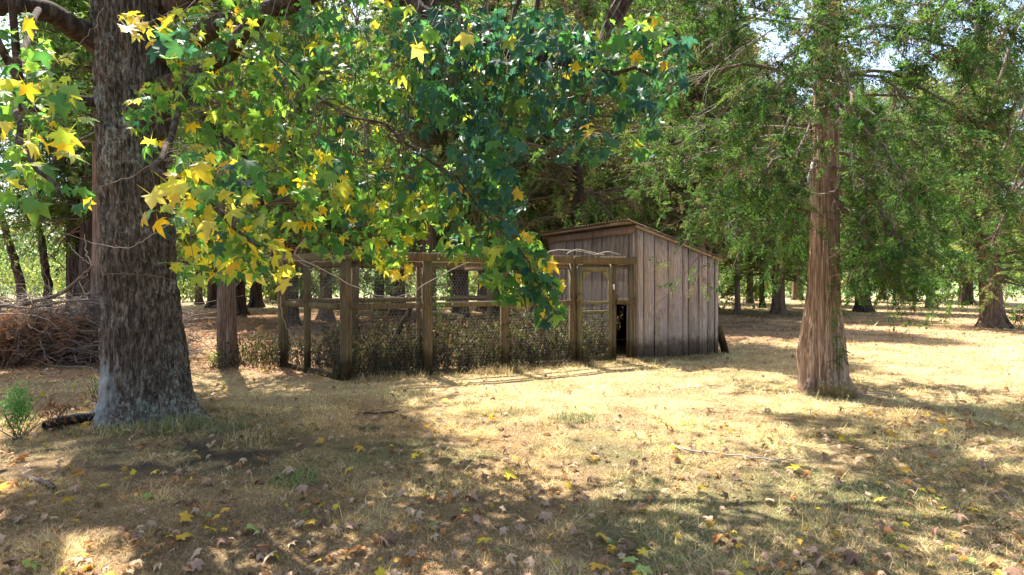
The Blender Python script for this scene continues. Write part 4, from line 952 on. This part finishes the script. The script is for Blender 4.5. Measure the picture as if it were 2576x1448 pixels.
# log leaning inside the pen, board lying across, sticks on the top beam
lg = thing('leaning_log', 'dark log leaning inside the pen from the rail to the ground', 'log', (0, 0, 0)); a = P(1040, 765, 10.4); b = P(955, 890, 10.3); b[2] = .05; lg.location = tuple(b*[1, 1, 0])
V, F = tube1([b, (a+b)/2+[0, 0, .02], a], .055, .04, 12, 10, .006); wpart('trunk', V, F, M_CBARKD, lg, smooth=True)
st = thing('fallen_pole', 'thin pale pole lying across behind the diagonal log', 'pole', (0, 0, 0)); a = P(985, 772, 12); b = P(1170, 795, 13.4); st.location = (a[0], a[1], 0)
V, F = tube1([a, (a+b)/2, b], .02, .015, 10, 6, .01); wpart('stick', V, F, M_TWIGL, st)
G2 = 'bare sticks lying on the pen top beam'
for pts, lb in (([P(1368, 640, 11.1), P(1400, 630, 11.1), P(1450, 632, 11.2), P(1500, 642, 11.4)], 'long bleached stick arching over the pen beam left of the door'),
                ([P(1425, 640, 11.2), P(1450, 628, 11.2), P(1490, 636, 11.4), P(1520, 642, 11.5)], 'short bleached stick crossing another on the pen beam above the door'),
                ([P(1500, 641, 11.4), P(1530, 634, 11.5), P(1560, 641, 11.6)], 'small bleached stick on the pen beam near the shed')):
    t = thing('stick', lb, 'stick', tuple(pts[0]), 0, G2); V, F = tube1(pts, .012, .006, 12, 5, .004); wpart('branch', V, F, M_TWIGL, t)

# ------------------------------------------------------------------ weeds in and along the pen (dry, drooping leaves)
def weeds(pts, hts, pal, nl=16, ls=(.035, .075)):
    n = len(pts); d = nrm(rng.normal(0, .13, (n, 3))+np.array([0, 0, 1.]))
    q, tw = twigs(pts, d, hts, np.full(n, .0035), 6, .07, 0, 3)
    m = n*nl; bi = rng.integers(0, n, m); k = (.15+.85*rng.random(m))*5; k0 = np.minimum(k.astype(int), 4); fr = (k-k0)[:, None]
    p = q[bi, k0]*(1-fr)+q[bi, k0+1]*fr+rng.normal(0, .025, (m, 3))
    tip = nrm(rng.normal(0, .45, (m, 3))+np.array([0, 0, -1.])); rf = nrm(rng.normal(0, 1, (m, 3))); z = nrm(rf-(rf*tip).sum(1, keepdims=True)*tip)
    fv = inst(SLEAF, p, np.stack([np.cross(tip, z), tip, z], 1), rng.uniform(*ls, m), pick(pal, m, .35), .1)
    return tw, fv
WD = [(.075, .05, .03), (.10, .12, .04), (.09, .06, .035), (.14, .085, .05), (.07, .06, .03), (.19, .12, .07), (.10, .10, .04), (.06, .085, .03)]
WG = [(.12, .19, .045), (.17, .24, .06), (.08, .13, .035), (.2, .18, .07)]
WD = [tuple(.6*x for x in c) for c in WD]
n = 1250; tq = rng.uniform(0, 1, n); vq = rng.random(n)**1.3*2.2
wp = C0+UU*(tq*LF)[:, None]*.9+VV*(.06+vq)[:, None]; wp[:, 2] = gz(wp[:, 0], wp[:, 1])
hts = (.42+.6*rng.random(n))*(.55+.85*vn(tq*7, vq, 3))
tw, fv = weeds(wp, hts, WD, 22, (.05, .095)); wd_ = ob('dry_weeds', mesh_np('dry_weeds', fv[0], fv[1], M_BROAD, fv[2])); tag(wd_, 'waist high withered brown weeds filling the wire pen', 'weeds', kind='stuff')
o = ob('stems', mesh_np('stems', *tw, M_TWIG), wd_); o['kind'] = 'stuff'
n = 170; tq = 3.0+1.9*rng.random(n); wp = C0+UU*tq[:, None]+VV*(.08+rng.random(n)*.8)[:, None]; wp[:, 2] = 0
tw, fv = weeds(wp, rng.uniform(.4, .95, n), WG+WD[3:], 20); wd2 = ob('green_weeds', mesh_np('green_weeds', fv[0], fv[1], M_BROAD, fv[2])); tag(wd2, 'greener weeds behind the netting beside the pen door', 'weeds', kind='stuff')
o = ob('stems', mesh_np('stems', *tw, M_TWIG), wd2); o['kind'] = 'stuff'
n = 260; X = rng.uniform(-5.3, -3.0, n); Y = 10.4+rng.uniform(0, 1.3, n)+.0*X; wp = np.stack([X, Y, np.zeros(n)], -1)
tw, fv = weeds(wp, rng.uniform(.3, .7, n), WD, 16); wd3 = ob('dead_weeds', mesh_np('dead_weeds', fv[0], fv[1], M_BROAD, fv[2])); tag(wd3, 'dead weeds between the slim cedar and the left end of the pen', 'weeds', kind='stuff')
o = ob('stems', mesh_np('stems', *tw, M_TWIG), wd3); o['kind'] = 'stuff'
# green climbing vine on the pen corner and second post
vt = thing('climbing_vine', 'small leafy vine trailing over the pen beam and down the second front post', 'vine', tuple(front(1.6)))
V, F = tube1([front(1.55)-VV*.06+ZZ*2.1, front(1.62)-VV*.07+ZZ*1.8, front(1.7)-VV*.05+ZZ*1.5, front(1.62)-VV*.05+ZZ*1.1], .006, .003, 20, 4, .02); wpart('stem', V, F, M_TWIG, vt)
n = 150; z = rng.uniform(1.05, 2.15, n); p = front(1.64)[None]+UU*rng.normal(0, .09, n)[:, None]-VV*(.06+rng.random(n)*.05)[:, None]; p[:, 2] = z
p2 = front(.6)[None]+UU*rng.normal(0, .45, n)[:, None]-VV*rng.normal(0, .06, n)[:, None]; p2[:, 2] = HT+.03+rng.random(n)*.12; p = np.vstack([p, p2])
fv = inst(SLEAF, p, leaf_frames(2*n), rng.uniform(.04, .08, 2*n), pick([(.12, .25, .05), (.2, .33, .07), (.09, .18, .05)], 2*n), .1); wpart('foliage', fv[0], fv[1], M_BROAD, vt, fv[2], kind='stuff')

# ------------------------------------------------------------------ brush pile at left
bp = thing('brush_pile', 'big heap of dead branches and rust brown cedar boughs left of the sweetgum', 'brush pile', (PX(90, 12), 12, 0))
def pile_h(X): return 1.22*(.75+.4*vn(X*.9+3, 0*X, 4))
n = 3200; X = rng.uniform(-15, -7.0, n); Yc = 12.3; Y = Yc+rng.normal(0, .75, n); hgt = pile_h(X)*np.clip(1-((Y-Yc)/1.9)**2, .05, 1)*sst(-6.6, -7.6, X)
st = np.stack([X, Y, hgt*rng.random(n)**.5], -1); dr = nrm(np.stack([rng.normal(0, 1, n), rng.normal(-.3, .5, n), rng.normal(0, .28, n)], -1))
_, tw = twigs(st, dr, rng.uniform(.4, 1.6, n), rng.uniform(.004, .012, n), 6, .25, .15, 3); wpart('brush', *tw, M_TWIG, bp, kind='stuff', smooth=True)
n = 560; X = rng.uniform(-14, -7.0, n); Y = Yc+rng.normal(-.5, .7, n); st = np.stack([X, Y, pile_h(X)*(.55+.5*rng.random(n))*np.clip(1-((Y-Yc)/2)**2, .1, 1)], -1)
_, tw = twigs(st, nrm(np.stack([rng.normal(0, 1, n), rng.normal(-.2, .5, n), rng.normal(.12, .3, n)], -1)), rng.uniform(.5, 1.3, n), rng.uniform(.004, .009, n), 7, .3, .1, 3); wpart('pale_brush', *tw, M_TWIGL, bp, kind='stuff', smooth=True)
# dark filler hump, shade inside the packed brush put into colour
xx = np.linspace(-15, -6.9, 60); yy = np.linspace(10.9, 13.8, 22); PXg, PYg = np.meshgrid(xx, yy); hz_ = pile_h(PXg)*.5*np.clip(1-((PYg-Yc)/1.25)**2, 0, 1)*sst(-6.7, -7.8, PXg)*(.7+.5*fbm(PXg*4, PYg*4, 8))-.02
i = (np.arange(21)[:, None]*60+np.arange(59)[None]).reshape(-1); wpart('core', np.stack([PXg, PYg, hz_], -1).reshape(-1, 3), np.stack([i, i+1, i+61, i+60], -1), M_CORE, bp)
RB = [(.30, .16, .10), (.22, .13, .085), (.18, .09, .06), (.16, .075, .045), (.24, .12, .07), (.13, .08, .05)]
n = 3200; X = PX(rng.gamma(2, 75, n)-80, 11.4); Y = 11.3+rng.normal(0, .35, n); p = np.stack([X, Y, rng.uniform(.05, .95, n)], -1)
fv = inst(SPRAYS, p, frames(nrm(rng.normal(0, 1, (n, 3))+[0, -.2, -.3])), rng.uniform(.15, .3, n), pick(RB, n, .3), .1); wpart('dead_foliage', fv[0], fv[1], M_CEDAR, bp, fv[2], kind='stuff')
for pts, r in (([P(60, 765, 12), P(140, 745, 12), P(200, 700, 11.6), P(235, 670, 11.2)], .045), ([P(230, 672, 11.2), P(215, 620, 11.2), P(212, 590, 11)], .014), ([P(235, 670, 11.2), P(200, 645, 11), P(170, 610, 11)], .012),
               ([P(0, 770, 11.6), P(80, 775, 11.4), P(170, 760, 11.3), P(270, 765, 11)], .03), ([P(10, 845, 11), P(60, 810, 10.9), P(75, 775, 10.9)], .014), ([P(60, 812, 10.9), P(90, 830, 10.8), P(125, 840, 10.8)], .01),
               ([P(-60, 790, 11.2), P(30, 790, 11), P(110, 800, 11), P(150, 830, 10.9)], .012)):
    V, F = tube1(pts, r, r*.4, 16, 7, .012); wpart('branch', V, F, M_TWIGL if r < .02 else M_TWIG, bp, smooth=True)

# ------------------------------------------------------------------ small ground things
pipe = thing('drain_pipe', 'black corrugated plastic pipe stub half buried by the left root of the sweetgum', 'pipe', tuple(P(170, 1075, 6.5)*[1, 1, 0]))
q = path([P(115, 1084, 6.25), P(140, 1068, 6.35), P(185, 1060, 6.5), P(235, 1062, 6.65)], 90); q[:, 2] = .035+.03*np.sin(np.linspace(.2, 2.6, 90)); rr = .055+.006*np.sign(np.sin(np.arange(90)*1.3))
V, F = tubes(q[None], rr[None], 14); wpart('tube', V, F, M_BLACK, pipe)
for pts, lb, r, in (([P(1690, 1118, 5.74), P(1720, 1136, 5.5), P(1800, 1144, 5.4), P(1870, 1156, 5.26), P(1950, 1160, 5.2), P(2020, 1163, 5.18)], 'long thin curved stick lying along the edge of the shade', .009),
                    ([P(75, 1215, 4.65), P(110, 1225, 4.55), P(135, 1238, 4.45)], 'weathered grey chunk of branch among leaves at lower left', .022),
                    ([P(885, 1048, 6.9), P(960, 1046, 6.95), P(1000, 1040, 7.1)], 'dark fallen stick right of the sweetgum in the shade', .014),
                    ([P(2130, 996, 8.2), P(2190, 995, 8.2), P(2260, 1000, 8.1)], 'short grey stick beside the foot of the large cedar', .012),
                    ([P(1690, 985, 8.5), P(1790, 975, 8.8), P(1900, 978, 8.7)], 'thin brown twig lying in the sunlit grass before the shed', .007)):
    pts = [p*np.array([1, 1, 0])+np.array([0, 0, .02+.01*(j % 2)]) for j, p in enumerate(pts)]
    for j, p in enumerate(pts): p[2] += float(gz(p[0], p[1]))
    t = thing('fallen_stick', lb, 'stick', tuple(pts[0])); V, F = tube1(pts, r, r*.6, 26, 6, .004); wpart('branch', V, F, M_TWIGD if 'dark' in lb else M_TWIG if 'weathered' in lb else M_TWIGL, t, smooth=True)
for (cx, cy, n, rd, h, pal, lb, nm) in ((PX(2105, 8.15), 8.12, 900, .22, .3, STR+STR+GRN[:1], 'long straw coloured grass tuft at the foot of the large cedar', 'grass_tuft'),
                                   (PX(450, 6.35), 6.35, 700, .32, .24, GRN, 'grey green grass tuft on the right root of the sweetgum', 'grass_tuft'), (PX(300, 6.2), 6.15, 260, .2, .16, GRN[:2]+STR[:1], 'small green tuft in front of the sweetgum base', 'grass_tuft'),
                                   (PX(640, 5.9), 5.9, 420, .3, .13, STR, 'blond grass clump in sun right of the sweetgum', 'grass_tuft'), (PX(560, 6.3), 6.3, 320, .25, .15, GRN, 'green grass clump right of the sweetgum root', 'grass_tuft'),
                                   (PX(1435, 6.9), 6.85, 500, .28, .09, GRN[:2], 'low bright green patch at the edge of the sunlit grass', 'grass_tuft'), (PX(1270, 10.4), 10.35, 500, .3, .22, STR+[(.2, .13, .08)], 'dry grass heaped round the third front pen post', 'grass_tuft'),
                                   (PX(2250, 4.2), 4.2, 700, .45, .07, GRN[:2], 'green grass patch in the shade at lower right', 'grass_tuft'), (PX(1100, 4.6), 4.6, 300, .25, .08, GRN, 'small green patch in the shade right of centre', 'grass_tuft'),
                                   (PX(740, 4.7), 4.7, 260, .2, .08, [(.3, .4, .12), (.2, .3, .1)], 'pale green weed clump in a spot of sun', 'grass_tuft')):
    V, F, C = tuft(cx, cy, n, rd, h, pal); o = ob('grass_tuft', mesh_np(nm, V-np.array([cx, cy, 0]), F, M_GRASS, C), None, (cx, cy, 0)); tag(o, lb, 'grass tuft', 'grass tufts standing above the lawn'); o['kind'] = 'stuff'
# dry grass heaped along shed foot
A = []
for k in range(26):
    t_ = rng.uniform(4.2, 7.9); q = C0+UU*t_-VV*rng.uniform(.05, .35); A.append(tuft(q[0], q[1], 130, .22, .12, STR+[(.3, .2, .12)]))
for k in range(30):
    t_ = rng.uniform(0, 4.6); q = C0+UU*t_-VV*rng.uniform(.0, .35); A.append(tuft(q[0], q[1], 90, .22, .16, STR+[(.2, .13, .08), (.16, .11, .06)]))
V, F, C = join(A); o = ob('dry_grass_edge', mesh_np('dry_grass_edge', V, F, M_GRASS, C)); tag(o, 'uncut dry grass along the foot of the pen and shed', 'grass', kind='stuff')

# fallen leaves: the nearest 290 one by one, the rest as litter
DC = {'yellow': (.62, .48, .04), 'golden': (.60, .36, .05), 'orange brown': (.46, .21, .07), 'tan': (.52, .36, .22), 'pinkish brown': (.46, .29, .19), 'brown': (.23, .13, .08), 'pale green': (.30, .38, .10)}
names = list(DC); prob = [.12, .10, .12, .27, .22, .14, .03]
def lay(i_x, i_y, c, sz, lb, grp=None, flat=.35):
    si = int(rng.integers(0, 5)); bright = c in ('yellow', 'golden', 'pale green')
    o = ob('fallen_leaf', leaf_mesh(si, DC[c], STARS if bright else DRYS, M_LITTER, 'fallen_leaf'))
    o.location = (i_x, i_y, float(gz(i_x, i_y))+.05); o.rotation_euler = (rng.normal(0, flat), rng.normal(0, flat), rng.uniform(0, 6.28)); o.scale = (sz,)*3
    return tag(o, lb, 'fallen leaf', grp)
def gp(x, y): d = F_*EYE/(y-HZ); return PX(x, d), d
for (x, y, c, sz, lb) in ((1275, 1206, 'yellow', .17, 'large bright yellow leaf in the shade at the centre of the lawn'), (2005, 1190, 'yellow', .15, 'upright yellow star leaf just inside the shade at right'), (1800, 1200, 'orange brown', .15, 'curled orange leaf left of the upright yellow star leaf'),
                          (165, 1275, 'yellow', .12, 'yellow star leaf alone in shade at lower left'), (455, 1372, 'golden', .11, 'small golden leaf near the bottom left of centre'), (1222, 1372, 'yellow', .13, 'yellow leaf low in the middle, near the front'),
                          (75, 1440, 'pale green', .16, 'pale green leaf standing at the bottom left corner'), (1590, 1428, 'pale green', .13, 'lime and yellow leaf at the bottom edge right of centre'), (1500, 1440, 'golden', .11, 'gold leaf cut by the bottom edge near the middle'),
                          (1705, 1160, 'yellow', .12, 'yellow leaf just below the long curved stick'), (1690, 1136, 'yellow', .10, 'yellow leaf touching the tip of the long curved stick'), (1040, 1158, 'yellow', .10, 'small vivid yellow leaf in shade above the lawn centre'),
                          (640, 1345, 'pale green', .17, 'large pale leaf beside the sunny patch at lower left of centre'), (570, 1300, 'golden', .1, 'golden leaf above the sunny patch at left'), (880, 1190, 'yellow', .12, 'yellow leaf edge on in sun, left of the lawn centre')):
    X, Y = gp(x, y); lay(X, Y, c, sz, lb, flat=.25)
def plc(X, Y):
    x = 1288+F_*X/Y
    col = 'below the sweetgum' if x < 520 else 'below the pen corner' if x < 1000 else 'below the middle of the pen' if x < 1400 else 'below the shed' if x < 1850 else 'below the large cedar' if x < 2250 else 'near the right edge'
    row = 'at the very front' if Y < 3.7 else 'in the near grass' if Y < 4.7 else 'in the mid grass' if Y < 6.2 else 'in the farther grass'
    return row+' '+col
n = 0
while n < 275:
    d = float(np.exp(rng.uniform(np.log(2.9), np.log(8.5)))); X = float(rng.uniform(-.88, .88)*d)
    if math.hypot(X-PX(368, 6.9), d-6.9) < .8 or math.hypot(X-cb[0], d-8.5) < .45: continue
    if X > .3 and rng.random() < .35: continue
    c = names[int(rng.choice(7, p=prob))]; n += 1
    kind = {'yellow': 'yellow star shaped leaf', 'golden': 'golden star shaped leaf', 'orange brown': 'curled orange brown leaf', 'tan': 'dry tan leaf', 'pinkish brown': 'dry pinkish brown leaf', 'brown': 'withered brown leaf', 'pale green': 'pale green star shaped leaf'}[c]
    sz = float(rng.uniform(.075, .14)); lay(X, d, c, sz, ('small ' if sz < .095 else 'big ' if sz > .12 else 'middling ')+kind+' '+plc(X, d), 'fallen leaves '+plc(X, d))
N = 12500; d = np.exp(rng.uniform(np.log(3.0), np.log(34), N)); X = rng.uniform(-1, 1, N)*(.92*d)
lit = masks(X, d)[0]; kk = rng.random(N) < (.28+.7*lit-.2*((d > 7) & (d < 11) & (X > 0))); X, d = X[kk], d[kk]; N = len(X)
az = rng.uniform(0, 2*np.pi, N); zl = nrm(rng.normal(0, .4, (N, 3))+[0, 0, 1.]); tp = np.stack([np.cos(az), np.sin(az), 0*az], -1); tp = nrm(tp-(tp*zl).sum(1, keepdims=True)*zl)
cl = np.array([DC[names[i]] for i in rng.choice(7, N, p=[.06, .06, .13, .23, .24, .26, .02])])*rng.uniform(.7, 1.15, (N, 1))
fv = inst(DRYS, np.stack([X, d, gz(X, d)+.02+.03*rng.random(N)], -1), np.stack([np.cross(tp, zl), tp, zl], 1), rng.uniform(.04, .09, N)*(1+.02*d), cl, .05)
o = ob('leaf_litter', mesh_np('leaf_litter', fv[0], fv[1], M_LITTER, fv[2])); tag(o, 'scattered dry brown leaves covering the yard and the ground under the trees', 'leaf litter', kind='stuff')

# ------------------------------------------------------------------ far wire fence at right
fn = thing('wire_fence', 'thin wire field fence with uneven posts beyond the trees at right', 'fence', (PX(2200, 59), 59, 0))
for x in (2040, 2110, 2150, 2205, 2266, 2304, 2318, 2352, 2370, 2386, 2430, 2470, 2530, 2580, 2640):
    h = rng.uniform(1.2, 1.55); a = np.array([PX(x, 59), 59, -.05]); V, F = tubes(np.array([[a, a+[rng.normal(0, .05), 0, h]]]), np.array([[.05, .045]]), 6); wpart('post', V, F, M_BOARD2, fn)
for z in (.15, .45, .75, 1.05, 1.2):
    V, F = tubes(np.array([[[PX(1980, 59), 59, z], [PX(2300, 59), 59, z-.02], [PX(2700, 59), 59, z]]]), np.full((1, 3), .008), 3); wpart('wire', V, F, M_WIRE, fn)
bpy.context.view_layer.update()
print('tris approx', sum(sum(len(p.vertices)-2 for p in m.polygons) if len(m.polygons) < 2000 else len(m.polygons)*(len(m.loops)//max(1, len(m.polygons))-2) for m in bpy.data.meshes if m.users))
